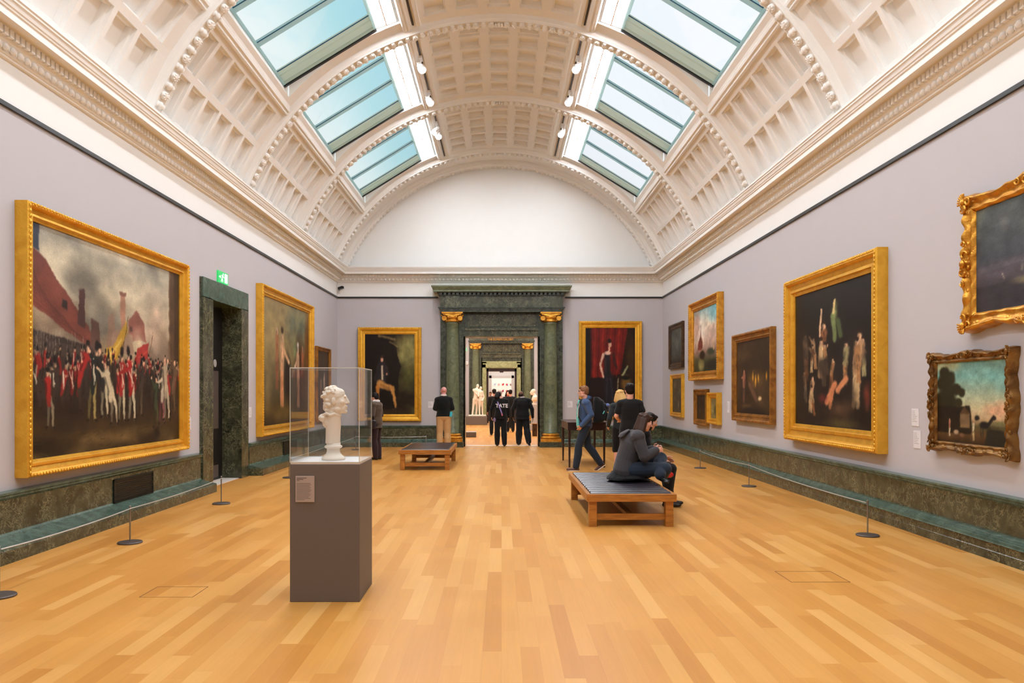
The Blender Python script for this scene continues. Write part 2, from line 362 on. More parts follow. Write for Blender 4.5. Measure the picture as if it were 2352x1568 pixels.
# cornice
cprof=[(0,4.90),(.035,4.905),(.035,4.925),(.05,4.93),(.055,4.94),(.065,4.99),(.10,5.02),(.105,5.035),(.12,5.04),(.12,5.12),(.15,5.125),(.16,5.135),(.29,5.135),(.30,5.12),(.30,5.19),(.315,5.195),(.32,5.215),(.33,5.22),(.345,5.26),(.36,5.27),(.36,5.29),(.375,5.30),(.375,5.33),(.14,5.36)]
sweep(cprof,'trim_6',M['plaster'])
e=MB(); d=MB()
def run(axis,s):
    if axis=='E': a,b=XL+.12,XR-.12
    else: a,b=YB,YF-.12
    n=int((b-a)/.115)
    for i in range(n):
        t=a+(i+.5)*(b-a)/n; near = axis=='E' or t>4
        if not near: continue
        if axis=='L': c=(XL+.085,t,4.975)
        elif axis=='R': c=(XR-.085,t,4.975)
        else: c=(t,YF-.085,4.975)
        rad=(.03,.038,.036) if axis!='E' else (.038,.03,.036)
        e.ell(c,rad,nu=8,nv=5)
        q=t+(b-a)/n/2
        if axis=='L': e.ell((XL+.08,q,4.975),(.012,.009,.034),nu=5,nv=4)
        elif axis=='R': e.ell((XR-.08,q,4.975),(.012,.009,.034),nu=5,nv=4)
        else: e.ell((q,YF-.08,4.975),(.009,.012,.034),nu=5,nv=4)
    n=int((b-a)/.085)
    for i in range(n):
        t=a+(i+.5)*(b-a)/n
        if axis!='E' and t<4: continue
        if axis=='L': d.box(XL+.11,XL+.165,t-.028,t+.028,5.045,5.118)
        elif axis=='R': d.box(XR-.165,XR-.11,t-.028,t+.028,5.045,5.118)
        else: d.box(t-.028,t+.028,YF-.165,YF-.11,5.045,5.118)
for a in 'LRE': run(a,0)
struct(e,'trim_7',M['plaster'],smooth=True); struct(d,'trim_8',M['plaster'])
# ------------------------------------------------------------------ vault
def vp(th,r,y): return (XC+r*math.sin(th), y, ZC+r*math.cos(th))
def coffers(mb, th0,th1,y0,y1,nt,ny,mt,my,bt=.10,by=.09):
    # frame grid at RV with sunk, stepped coffers; mt,my = (start,end) margins in metres; bt,by = rib widths between coffers
    A=abs(th1-th0)*RV; sg=1 if th1>th0 else -1
    ct=(A-mt[0]-mt[1]-bt*(nt-1))/nt; cy=(y1-y0-my[0]-my[1]-by*(ny-1))/ny
    T=[0,mt[0]]; Y=[y0,y0+my[0]]
    for i in range(nt):
        T.append(T[-1]+ct); T.append(T[-1]+(bt if i<nt-1 else mt[1]))
    for i in range(ny):
        Y.append(Y[-1]+cy); Y.append(Y[-1]+(by if i<ny-1 else my[1]))
    th=lambda t: th0+sg*t/RV
    for i in range(len(T)-1):
        for j in range(len(Y)-1):
            a,b,c,e_=T[i],T[i+1],Y[j],Y[j+1]
            if i%2==1 and j%2==1:
                lv=[(0,0),(0,.045),(.028,.05),(.034,.125)]
                lp=[]
                for ins,dp in lv:
                    r=RV+dp; lp.append([vp(th(a+ins),r,c+ins),vp(th(b-ins),r,c+ins),vp(th(b-ins),r,e_-ins),vp(th(a+ins),r,e_-ins)])
                for k in range(3):
                    for m in range(4):
                        mb.quad(lp[k][m],lp[k][(m+1)%4],lp[k+1][(m+1)%4],lp[k+1][m])
                mb.quad(*lp[3])
            else:
                mb.quad(vp(th(a),RV,c),vp(th(b),RV,c),vp(th(b),RV,e_),vp(th(a),RV,e_))
def patch(mb, th0,th1,y0,y1,r=RV,r2=None,n=None):
    n=n or max(1,int(abs(th1-th0)/R_(2.5))); r2=r2 or r
    for i in range(n):
        a=th0+(th1-th0)*i/n; b=th0+(th1-th0)*(i+1)/n
        mb.quad(vp(a,r,y0),vp(b,r,y0),vp(b,r2,y1),vp(a,r2,y1))
TF, TS, TT, TI = R_(68.2), R_(50.2), R_(47.2), R_(20.2)   # foot, end of side coffers, lower well edge, upper well edge
RIBS=[22.0-3.87*k for k in range(8)]
RW=.135
WP=[(3.76+.0,6.86),(3.84,7.09),(2.20,8.10),(1.80,8.24),(1.72,8.20)]   # well section: x from centre, z
def bay(mb, y0, y1):                     # y0,y1 = rib centres
    a,b=y0+RW,y1-RW
    for sg in (1,-1):
        coffers(mb, sg*TF, sg*TS, a,b, 2,6,(.20,.10),(.06,.26))
        # moulded band above the coffers
        def band(ths, rs):
            for (t0,r0),(t1,r1) in zip(list(zip(ths,rs))[:-1],list(zip(ths,rs))[1:]):
                mb.quad(vp(sg*t0,r0,a),vp(sg*t1,r1,a),vp(sg*t1,r1,b),vp(sg*t0,r0,b))
        band([TS,TS-.002,TS-.006,TS-.012,TS-.018,TS-.026,TS-.028,TS-.036,TT],[RV,RV-.05,RV-.06,RV-.03,RV-.055,RV-.04,RV-.015,RV,RV])
        # strips before and after the well
        ya,yb=a+.14,b-.30
        patch(mb, sg*TT, sg*TI, a, ya); patch(mb, sg*TT, sg*TI, yb, b)
        # well walls
        P=[(XC+sg*x,z) for x,z in WP]
        mb.quad((P[0][0],ya,P[0][1]),(P[0][0],yb,P[0][1]),(P[1][0],yb,P[1][1]),(P[1][0],ya,P[1][1]))
        mb.quad((P[3][0],ya,P[3][1]),(P[3][0],yb,P[3][1]),(P[4][0],yb,P[4][1]),(P[4][0],ya,P[4][1]))
        arc=[vp(sg*(TI+(TT-TI)*k/10),RV,0) for k in range(11)]
        for y in (ya,yb):
            pts=[(P[4][0],y,P[4][1]),(P[3][0],y,P[3][1]),(P[2][0],y,P[2][1]),(P[1][0],y,P[1][1]),(P[0][0],y,P[0][1])]
            mb.add([pts[4],pts[3],(P[0][0],y,7.145)],[(0,1,2)])
            top=[]
            for q in arc:
                x=abs(q[0]-XC)
                if x<2.20: f_=(x-1.80)/.4; z=8.24+(8.10-8.24)*max(0,f_)
                else: f_=(x-2.20)/(3.84-2.20); z=8.10+(7.09-8.10)*min(1,f_)
                top.append((q[0],y,max(z,q[2])))
            for k in range(10):
                mb.quad((arc[k][0],y,arc[k][2]),(arc[k+1][0],y,arc[k+1][2]),top[k+1],top[k])
        # inner moulded band with a slot for the lamp track
        t1=R_(16.3)
        band([TI,TI-.004,TI-.010,TI-.016,TI-.022,TI-.030,TI-.036,TI-.040,R_(17.2),R_(17.2),t1],[RV,RV-.05,RV-.06,RV-.035,RV-.055,RV-.03,RV-.02,RV,RV,RV-.02,RV-.02])
    coffers(mb, -R_(16.3), R_(16.3), a,b, 5,6,(.10,.10),(.10,.26),bt=.17,by=.11)
mb=MB(); bay(mb,0,3.87)
ceil0=struct(mb,'ceiling',M['plaster'])
ceil0.location=(0,RIBS[1],0)
for k in range(2,8):
    c=ceil0.copy(); COL.objects.link(c); c.location=(0,RIBS[k],0)
mb=MB()                                     # last short stretch up to the end wall, and behind
for y0,y1 in ((22+RW,YF-.22),):
    patch(mb,-TF,TF,y0,y1)
patch(mb,-TF,TF,YF-.22,YF-.2199,RV,RR+.02)
patch(mb,-TF,TF,YF-.22,YF,RR+.02)
struct(mb,'ceiling.001',M['plaster'])
# outside shell over the vault keeps stray sky light out, open only over the skylights: a roof slab each side
# ribs with guilloche soffit
rb=MB(); n=56
for i in range(n):
    a=-TF+2*TF*i/n; b=-TF+2*TF*(i+1)/n
    prof=[(-RW,RV+.02),(-RW,RR+.05),(-RW+.015,RR+.03),(-RW+.015,RR),(-RW+.04,RR),(-RW+.045,RR+.012),(RW-.045,RR+.012),(RW-.04,RR),(RW-.015,RR),(RW-.015,RR+.03),(RW,RR+.05),(RW,RV+.02)]
    for (y,r),(y2,r2) in zip(prof[:-1],prof[1:]): rb.quad(vp(a,r,y),vp(b,r,y),vp(b,r2,y2),vp(a,r2,y2))
rib0=struct(rb,'ceiling.002',M['plaster']); rib0.location=(0,RIBS[0],0)
gu=MB(); m=82
for i in range(m+1):
    th=-TF+2*TF*(i+.5)/(m+1)
    Mx=Matrix.Rotation(th,3,'Y')
    big = i%2==0
    if i==m//2: 
        for k in range(5): gu.ell(vp(th+(k-2)*.012,RR-.015,(abs(k-2)-1)*.02),(.03,.06,.03),Mx,8,5)
        continue
    if big:
        gu.ell(vp(th,RR-.004,0),(.060,.092,.042),Mx,10,5)
        for k in range(8):
            q=2*PI*k/8; c=V(vp(th,RR-.024,0))+Mx@V((.040*math.cos(q),.062*math.sin(q),0)); gu.ell(c,(.017,.02,.022),Mx,6,4)
    else:
        gu.ell(vp(th,RR-.004,0),(.056,.06,.04),Mx,9,5)
        for yy in (-.085,.085): gu.ell(vp(th,RR-.006,yy),(.04,.02,.03),Mx,8,5)
g0=gu.build('guilloche',M['plaster'],rib0,smooth=True)
for k in range(1,8): copy_tree(rib0,(0,RIBS[k],0))
# second garland, on the arch against the end wall
wr=MB()
for i in range(n):
    a=-TF+2*TF*i/n; b=-TF+2*TF*(i+1)/n
    prof=[(.0,RR+.02),(.0,RR-.03),(.02,RR-.045),(.14,RR-.045),(.16,RR-.03),(.16,RR+.02)]
    for (y,r),(y2,r2) in zip(prof[:-1],prof[1:]): wr.quad(vp(a,r,y),vp(b,r,y),vp(b,r2,y2),vp(a,r2,y2))
wrib=struct(wr,'ceiling.010',M['plaster']); wrib.location=(0,YF-.17,0)
w2=copy_tree(g0,parent=wrib); w2.location=(0,.08,0); w2.scale=(1,.72,1)
mm=w2.matrix_basis; w2.scale=(.992,.75,.992); w2.location=(XC*.008,.08,ZC*.008)
# skylights
def skylight(n, yc, sg, full):
    o=MB(); a,b=yc+RW+.14, yc+3.87-RW-.30
    x0,z0=3.84,7.09; x1,z1=2.20,8.10
    def P(t,y,d=0): # t from lower(0) to upper(1); d outward normal
        nx,nz=(z0-z1),(x0-x1); l=math.hypot(nx,nz)
        x=x0+(x1-x0)*t; z=z0+(z1-z0)*t
        return (XC+sg*(x+(-nx/l)*d), y, z+nz/l*d)
    def bar(mb,y0,y1,t0=0,t1=1,d0=-.03,d1=.03):
        c=[P(t0,y0,d0),P(t1,y0,d0),P(t1,y1,d0),P(t0,y1,d0),P(t0,y0,d1),P(t1,y0,d1),P(t1,y1,d1),P(t0,y1,d1)]
        mb.add(c,[(0,1,2,3),(4,5,6,7),(0,1,5,4),(1,2,6,5),(2,3,7,6),(3,0,4,7)])
    bar(o,a,b,0,.022,-.04,.04); bar(o,a,b,.978,1,-.04,.04); bar(o,a,a+.05); bar(o,b-.03,b,0,1,-.02,.06)
    w=struct(o,'window_%d'%n,M['bar'])
    g=MB(); g.quad(P(0,a),P(1,a),P(1,b),P(0,b)); g.build('pane',M['skyglass'],w)
    for dy,wd in ((.42,.13),(1.52,.13)):
        q=MB(); bar(q,a+dy,a+dy+wd,.02,.98,-.02,.03); q.build('glazing_bar',M['bar'],w)
        q=MB(); bar(q,a+dy-.010,a+dy,.02,.98,-.021,-.008); q.build('bar_edge',M['barline'],w)
    q=MB(); bar(q,a+2.608,a+2.62,.02,.98,-.022,-.008); q.build('bar_edge',M['barline'],w)
    q=MB()
    for k,(dy,dd) in enumerate(((2.625,0),(2.76,.02),(2.90,-.005),(3.04,.015))):
        bar(q,a+dy,a+dy+.125,.02,.98,-.02-dd,.02-dd)
    q.build('roller_blind',M['slat'],w)
    q=MB(); bar(q,b-.06,b-.004,.0,1,-.06,-.02); q.build('blind_edge',M['black'],w)
nw=1
for k in range(1,8):
    for sg in (-1,1):
        if k<=3 or True: skylight(nw,RIBS[k],sg,k<=3); nw+=1
# fluorescent panels between skylight and coffers, track and spotlights
LE=[]
def panel(k,sg,lab):
    yc=RIBS[k]; a,b=yc+RW+.14, yc+3.87-RW-.30
    x0,z0,x1,z1=2.20,8.10,1.80,8.24; mx,mz=(x0+x1)/2,(z0+z1)/2
    t=empty('ceiling_light',(XC+sg*mx,(a+b)/2,mz-.02),label=lab,cat='ceiling light',group='long lit panels beside the skylights')
    hl=(b-a)/2-.02; ang=math.atan2(z1-z0,x0-x1)
    L=math.hypot(x0-x1,z1-z0)/2-.012
    fr=MB(); 
    for s_ in (-1,1): fr.box(s_*L-.012,s_*L+.012,-hl,hl,-.0,.05)
    for s_ in (-1,1): fr.box(-L,L,s_*hl-.012,s_*hl+.012,0,.05)
    fr.box(-L,L,-hl,hl,.05,.06)
    o1=fr.build('housing',M['spotwhite'],t)
    for i in range(2):
        for j in range(2):
            q=MB(); q.box(-L+.014+i*(L),-L+.014+i*L+L-.028,-hl+.014+j*hl,-hl+.014+j*hl+hl-.028,.0,.02)
            o=q.build('diffuser',M['lamp'],t); o.rotation_euler=(0,sg*ang,0)
    q=MB(); q.box(-.010,.010,-hl,hl,-.014,-.002); q.box(-L,L,-.014,.014,-.014,-.002); o=q.build('joint_strip',M['lampjoint'],t); o.rotation_euler=(0,sg*ang,0)
    o1.rotation_euler=(0,sg*ang,0)
    return t
for k in range(1,4):
    for sg in (-1,1):
        panel(k,sg,'glowing white panel along the %s skylight %s'%('left' if sg<0 else 'right',
          {1:'nearest the end wall',2:'in the middle vault bay',3:'in the nearest vault bay'}[k]))
for k in range(4,8):
    for sg in (-1,1):
        ld=bpy.data.lights.new('lamp','AREA'); ld.shape='RECTANGLE'; ld.size=.38; ld.size_y=3.1; ld.energy={4:1,5:1,6:.7,7:.2}[k]; ld.color=(.935,.98,1.045)
        lo=bpy.data.objects.new('ceiling_lamp',ld); COL.objects.link(lo); lo.location=(XC+sg*2.0,RIBS[k]+1.9,8.14); lo.rotation_euler=(0,sg*R_(-0),0); LE.append(ld)
tracks=[]
for k in range(1,4):
    for sg in (-1,1):
        q=MB(); th=sg*R_(17.75); c=vp(th,RV-.012,0); y0,y1=RIBS[k]+RW+.1,RIBS[k]+3.87-RW-.1
        q.box(c[0]-.016,c[0]+.016,y0,y1,c[2]-.012,c[2]+.02)
        o=q.build('lighting_track',M['slot']); tag(o,'thin dark lighting track %s of the central coffers, %s'%('left' if sg<0 else 'right',{1:'nearest the end wall',2:'in the middle vault bay',3:'in the nearest vault bay'}[k]),'lighting track','ceiling tracks')
def spot(loc, aim, lab, group='white spotlights on the ceiling tracks'):
    t=empty('track_spotlight',loc,label=lab,cat='spotlight',group=group)
    q=MB(); q.box(-.03,.03,-.09,.09,-.05,0); q.tube([(0,0,-.05),(0,0,-.14)],.012,6); q.build('adapter',M['spotwhite'],t)
    d_=V(aim).normalized(); c=V((0,0,-.2))
    q=MB(); q.tube([c-d_*.12,c-d_*.11,c-d_*.02,c+d_*.0,c+d_*.11],[.03,.05,.055,.075,.085],14); q.build('lamp_head',M['spotwhite'],t,smooth=False)
    q=MB(); q.tube([c+d_*.108,c+d_*.114],[.07,.07],14); q.build('lens',M['spotlens'],t)
    q=MB(); r=d_.cross(V((0,0,1))).normalized(); q.tube([c-r*.085,c-r*.085+V((0,0,.07)),V((0,0,-.13)),c+r*.085+V((0,0,.07)),c+r*.085],.008,6); q.build('yoke',M['spotwhite'],t)
names=['nearer spotlight left of the central coffers in the middle bay','farther spotlight left of the central coffers in the middle bay','spotlight left of the central coffers in the bay by the end wall','second spotlight left of the coffers by the end wall, behind the first',
 'nearer spotlight right of the central coffers in the middle bay','farther spotlight right of the central coffers in the middle bay','spotlight right of the central coffers in the bay by the end wall']
for i,(sg,y) in enumerate(((-1,15.35),(-1,17.1),(-1,19.05),(-1,19.35),(1,15.35),(1,17.1),(1,19.2))):
    c=vp(sg*R_(17.75),RV-.024,y); spot(c,(-sg*.35 if i!=2 else sg*.5,-.55,-.75),'white '+names[i])
# ------------------------------------------------------------------ marble portals
def portal(name, Y, s=1.0, second=False):
    """Y = wall plane; s = scale of the measured first portal"""
    root=empty(name,(0,Y,0)); root['kind']='structure'
    def B(mb,x0,x1,d0,d1,z0,z1): mb.box(x0*s,x1*s,-d1,-d0,z0*s,z1*s)
    mb=MB()
    for sg in (-1,1):
        xs=sorted((sg*1.09,sg*1.82)); B(mb,xs[0],xs[1],-.02,.12,0,4.0)
    B(mb,-1.09,1.09,-.02,.06,3.28,4.0)
    mb.build('door_surround',M['marble_dk'],root)
    for sg in (-1,1):       # jambs
        mb=MB(); xs=sorted((sg*1.0895,sg*1.13)); mb.box(xs[0]*s,xs[1]*s,-.12,.56,0,3.28*s); mb.build('jamb',M['marble_dk'],root)
    mb=MB(); B(mb,-1.09,1.09,.06,.13,3.28,3.33); B(mb,-1.09,1.09,.06,.10,3.33,3.46); B(mb,-1.09,1.09,.06,.15,3.46,3.52); B(mb,-1.02,1.02,.06,.085,3.58,3.93)
    mb.build('overdoor_panel',M['marble'],root)
    for sg in (-1,1):
        cx=sg*1.455
        mb=MB(); rings=[]
        sh=MB(); n=20
        prof=[(.225,.40),(.222,.43),(.205,.45),(.207,1.3),(.200,2.4),(.188,3.3),(.186,3.62),(.20,3.64),(.20,3.70)]
        sh.lathe([(r*s,z*s) for r,z in prof],(cx*s,-.14,0),n); sh.build('column',M['marble_lt'],root,smooth=True)
        b=MB()
        B(b,cx-.30,cx+.30,.0,.42,.155,.235); B(b,cx-.30,cx+.30,.0,.41,.235,.25)
        b.lathe([(.27*s,.25*s),(.29*s,.27*s),(.29*s,.29*s),(.27*s,.31*s),(.235*s,.32*s),(.235*s,.34*s),(.26*s,.355*s),(.26*s,.375*s),(.23*s,.40*s)],(cx*s,-.16,0),20)
        b.build('column_base',M['gold2'],root)
        b=MB(); B(b,cx-.335,cx+.335,.0,.46,0,.155); b.build('pedestal_block',M['marble_dk'],root)
        c=MB()
        B(c,cx-.31,cx+.31,.0,.40,3.94,3.985); B(c,cx-.27,cx+.27,.02,.37,3.90,3.94)
        for v in (-1,1):
            for yy in (.10,.33):
                vx=cx+v*.235
                pts=[]
                for k in range(26):
                    a=k*.42; r=.098*(1-k/30)
                    pts.append(((vx+v*math.cos(a+PI/2*0)*r)*s,-yy-.004*k/26,(3.80+math.sin(a+PI/2)*r)*s))
                c.tube(pts,.017*s,6)
            c.tube([((cx+v*.235)*s,-.06,3.80*s),((cx+v*.235)*s,-.37,3.80*s)],.07*s,14)
        c.lathe([(.205*s,3.70*s),(.22*s,3.72*s),(.22*s,3.74*s),(.21*s,3.76*s),(.25*s,3.83*s),(.25*s,3.90*s)],(cx*s,-.16,0),18)
        for k in range(5): c.ell(((cx-.12+k*.06)*s,-.385,3.835*s),(.022*s,.02,.035*s),nu=6,nv=4)
        c.tube([((cx-.2)*s,-.375,3.90*s),(cx*s,-.395,3.86*s),((cx+.2)*s,-.375,3.90*s)],.018*s,6)
        c.build('capital',M['gold2'],root)
    mb=MB()
    def slab(mb,x,d,z0,z1): B(mb,-x,x,0,d,z0,z1)
    slab(mb,1.80,.36,3.985,4.05); slab(mb,1.83,.385,4.05,4.10); slab(mb,1.87,.42,4.10,4.125)
    mb.build('architrave',M['marble_dk'],root)
    mb=MB(); slab(mb,1.82,.30,4.125,4.45)
    for sg in (-1,1):
        xs=sorted((sg*1.24,sg*1.66)); B(mb,xs[0],xs[1],.3,.36,4.125,4.45)
    mb.build('frieze',M['marble'],root)
    if second:
        f=MB(); rnd=random.Random(4); x=-.52
        return_text=bpy.data.curves.new('inscription','FONT'); return_text.body='THE DUVEEN GALLERY'; return_text.size=.13; return_text.align_x='CENTER'; return_text.extrude=.004
        to=bpy.data.objects.new('inscription_tmp',return_text); COL.objects.link(to)
        dg=bpy.context.evaluated_depsgraph_get(); me=bpy.data.meshes.new_from_object(to.evaluated_get(dg)); bpy.data.objects.remove(to)
        me.materials.clear(); me.materials.append(M['gold2'])
        io=bpy.data.objects.new('inscription',me); COL.objects.link(io); io.parent=root; io.rotation_euler=(PI/2,0,0); io.location=(-.05,-.305,4.14*s)
    mb=MB(); slab(mb,1.84,.34,4.45,4.48)
    n=30
    for k in range(n):
        x=-1.85+3.7*(k+.5)/n; B(mb,x-.035,x+.035,.34,.40,4.49,4.545)
    slab(mb,1.87,.40,4.48,4.49); slab(mb,1.90,.40,4.545,4.56)
    mb.build('dentil_course',M['marble_dk'],root)
    mb=MB(); pr=[(.40,4.56),(.50,4.57),(.50,4.62),(.52,4.64),(.545,4.70),(.56,4.71),(.56,4.745),(.0,4.76)]
    for (p,z),(q,w) in zip(pr[:-1],pr[1:]):
        a,b=1.50+p,1.50+q
        mb.quad((-a*s,-p,z*s),(a*s,-p,z*s),(b*s,-q,w*s),(-b*s,-q,w*s))
        for g in (-1,1): mb.quad((g*a*s,0,z*s),(g*a*s,-p,z*s),(g*b*s,-q,w*s),(g*b*s,0,w*s))
    B(mb,-1.9,1.9,0,.40,4.555,4.575)
    mb.build('cornice',M['marble_lt'],root)
    return root
portal('door_1',YF)
# soffit of the passage
mb=MB(); mb.box(-1.09,1.09,YF-.05,YF+.56,3.275,3.30); struct(mb,'trim_9',M['marble_dk'])
# ------------------------------------------------------------------ side door, left wall
root=empty('door_2',(XL,0,0)); root['kind']='structure'
def fr(mb,y0,y1,z0,z1,d=.055): mb.box(-.31,d,y0,y1,z0,z1)
mb=MB(); fr(mb,12.64,DY0+.012,0,DZ+.0); 
mb.box(.0,.03,12.62,DY0-.1,0,3.50); mb.build('jamb',M['marble'],root)
mb=MB(); fr(mb,DY1-.012,14.90,0,DZ); mb.build('jamb',M['marble'],root)
mb=MB(); fr(mb,12.64,14.90,DZ-.012,3.50); mb.build('lintel',M['ledge'],root)
mb=MB(); mb.box(-.58,.0,DY0,DY1,-.02,.012); mb.build('threshold',M['stone'],root)
df=MB(); df.box(-.36,-.31,DY0-.05,DY1+.05,-.01,DZ+.05); leaf=df.build('door_leaf',M['doorblack'],root)
for y0,y1,z0,z1 in ((13.93,14.30,.95,2.0),(13.93,14.30,.06,.28)):
    q=MB(); q.box(-.31,-.303,y0,y1,z0,z1); q.build('kick_plate',M['plate'],leaf)
q=MB(); q.tube([(-.31,14.13,2.14),(-.300,14.13,2.14)],.07,18); q.build('door_disc_sign',M['greystone'],leaf)
# small room behind the door is never seen; the leaf is shut
# exit sign
ex=empty('exit_sign',(XL,13.62,3.62),label='lit green exit sign with white running figure above the dark side door',cat='exit sign')
eg=emat('exit_green',S(40,170,90),1.0); ew=emat('exit_white',(1,1,1),1.3)
q=MB(); q.box(0,.03,-.24,.24,-.10,.10); q.build('sign_case',eg,ex)
q=MB()
def flat(pts): 
    q.add([(.0315,y,z) for y,z in pts],[tuple(range(len(pts)))])
flat([(.06,-.08),(.20,-.08),(.20,.08),(.06,.08)])
for a,b,w in (((-.02,.03),(-.07,-.02),.03),((-.07,-.02),(-.10,-.08),.02),((-.06,-.02),(-.02,-.05),.02),((-.02,-.05),(-.03,-.08),.018),((-.02,.03),(.03,.0),.015),((-.03,.03),(-.09,.03),.015)):
    a,b=V((0,*a)),V((0,*b)); n_=(b-a).normalized().cross(V((1,0,0)))*w/2
    flat([((a+n_).y,(a+n_).z),((b+n_).y,(b+n_).z),((b-n_).y,(b-n_).z),((a-n_).y,(a-n_).z)])
flat([(-.01+.018*math.cos(k*PI/4),.06+.018*math.sin(k*PI/4)) for k in range(8)])
flat([(-.20,-.01),(-.15,-.01),(-.15,-.03),(-.12,.0),(-.15,.03),(-.15,.01),(-.20,.01)])
q.build('pictogram',ew,ex)
# vents in the left dado
for y0,y1,lab in ((9.72,10.82,'black slatted air grille in the green marble dado under the largest picture'),(17.3,18.4,'dark air grille in the green marble dado seen through the glass case')):
    v=empty('air_grille',(XL+.045,(y0+y1)/2,.36),label=lab,cat='air grille',group='dado air grilles')
    h=(y1-y0)/2
    q=MB(); q.box(0,.004,-h,h,-.14,.14); q.build('backing',M['black'],v)
    q=MB(); q.box(0,.018,-h,-h+.02,-.15,.15); q.box(0,.018,h-.02,h,-.15,.15); q.box(0,.018,-h,h,.135,.15); q.box(0,.018,-h,h,-.15,-.135)
    for k in range(11): q.box(.004,.016,-h+.02,h-.02,-.125+k*.0245,-.125+k*.0245+.008)
    q.build('slats',M['vent'],v)
# ------------------------------------------------------------------ painting of the pictures (own compositions)
class Art:
    def __init__(s,w,h,base,seed=0):
        s.w,s.h=w,h; s.rng=np.random.RandomState(seed)
        s.U,s.W=np.meshgrid(np.linspace(0,1,w),np.linspace(0,1,h)); s.asp=w/h
        s.img=np.zeros((h,w,3))+np.array(base)/255.
    def noise(s,fx,fy,oct=3):
        out=np.zeros((s.h,s.w)); amp=1;tot=0
        for o in range(oct):
            a,b=int(fx*2**o)+2,int(fy*2**o)+2
            g=s.rng.rand(b,a); x=s.U*(a-1.001); y=s.W*(b-1.001); xi=x.astype(int); yi=y.astype(int); fx_=x-xi; fy_=y-yi
            fx_=fx_*fx_*(3-2*fx_); fy_=fy_*fy_*(3-2*fy_)
            out+=amp*((g[yi,xi]*(1-fx_)+g[yi,xi+1]*fx_)*(1-fy_)+(g[yi+1,xi]*(1-fx_)+g[yi+1,xi+1]*fx_)*fy_); tot+=amp; amp*=.5
        return out/tot
    def mix(s,m,c,a=1):
        m=np.clip(m*a,0,1)[...,None]; s.img=s.img*(1-m)+np.array(c)/255.*m
    def grad(s,stops):
        vs=[p for p,_ in stops]
        for k in range(3): s.img[...,k]=np.interp(s.W,vs,[c[k]/255. for _,c in stops])
    def cloud(s,c,fx,fy,lo,hi,a=1,mask=None):
        n=np.clip((s.noise(fx,fy)-lo)/(hi-lo),0,1)
        if mask is not None: n=n*mask
        s.mix(n,c,a)
    def blob(s,u,v,ru,rv,c,soft=.4,ang=0,a=1,wob=0):
        x=(s.U-u)*s.asp; y=s.W-v; ca,sa=math.cos(ang),math.sin(ang)
        X=(x*ca+y*sa)/(ru*s.asp); Y=(-x*sa+y*ca)/rv
        d=np.sqrt(X*X+Y*Y)
        if wob: d=d+(s.noise(9,9)-.5)*wob
        s.mix(np.clip((1-d)/max(soft,.02)+.0,0,1),c,a)
    def line(s,u0,v0,u1,v1,w,c,a=1,soft=.5,w1=None):
        x0,x1=u0*s.asp,u1*s.asp; X=s.U*s.asp; dx,dy=x1-x0,v1-v0; L=dx*dx+dy*dy+1e-9
        t=np.clip(((X-x0)*dx+(s.W-v0)*dy)/L,0,1); d=np.hypot(X-x0-t*dx,s.W-v0-t*dy)
        ww=w+((w1 if w1 is not None else w)-w)*t
        s.mix(np.clip((1-d/ww)/soft,0,1),c,a)
    def poly(s,pts,c,a=1):
        X=s.U; Y=s.W; ins=np.zeros_like(X,bool); n=len(pts)
        for i in range(n):
            (x0,y0),(x1,y1)=pts[i],pts[(i+1)%n]
            if y0==y1: continue
            cr=((y0>Y)!=(y1>Y))&(X<(x1-x0)*(Y-y0)/(y1-y0)+x0); ins^=cr
        m=ins.astype(float)
        m=(m+np.roll(m,1,0)+np.roll(m,-1,0)+np.roll(m,1,1)+np.roll(m,-1,1))/5
        s.mix(m,c,a)
    def fig(s,u,v,h,coat,skin,legs,lean=0,arm=None,hat=None):
        A=1/s.asp; r=h*.064
        s.line(u-.03*h*A,v,u-.02*h*A+lean*h*.4*A,v+.48*h,r*.75,legs,w1=r*1.1); s.line(u+.05*h*A,v,u+.02*h*A+lean*h*.4*A,v+.48*h,r*.75,legs,w1=r*1.1)
        cu=u+lean*h*.6*A; tu=u+lean*h*A
        s.line(u+lean*h*.4*A,v+.48*h,tu,v+.78*h,r*1.5,coat,w1=r*1.9)
        if arm: s.line(tu,v+.77*h,tu+arm[0]*h*A,v+.77*h+arm[1]*h,r*.7,coat); s.blob(tu+arm[0]*h*A,v+.77*h+arm[1]*h,r*.6*A,r*.6,skin)
        s.blob(tu,v+.90*h,r*.95*A,r*1.2,skin,.5)
        for k in range(7):
            o=s.rng.uniform(-1,1)*r*1.3*A; y0=v+h*s.rng.uniform(.1,.7); q=s.rng.uniform(.4,1.35)
            cc=[min(255,x*q) for x in (coat if y0>v+.42*h else legs)]
            s.line(u+o+lean*h*.5*A,y0,u+o*.6+lean*h*.6*A,y0+h*.14,r*.35,cc,.7)
        s.blob(tu-.3*r*A,v+.89*h,r*.5*A,r*.9,[x*.6 for x in skin],.8)
        if hat: s.blob(tu,v+.98*h,r*1.1*A,r*.9,hat,.5)
    def strokes(s,n,c0,c1,u,v,l=.03,w=.004,ang=0,spread=.6,a=.5):
        for i in range(n):
            uu,vv=s.rng.uniform(*u),s.rng.uniform(*v); t=ang+s.rng.uniform(-spread,spread); q=s.rng.rand()
            c=[c0[k]*(1-q)+c1[k]*q for k in range(3)]
            s.line(uu,vv,uu+math.cos(t)*l/s.asp,vv+math.sin(t)*l,w,c,a)
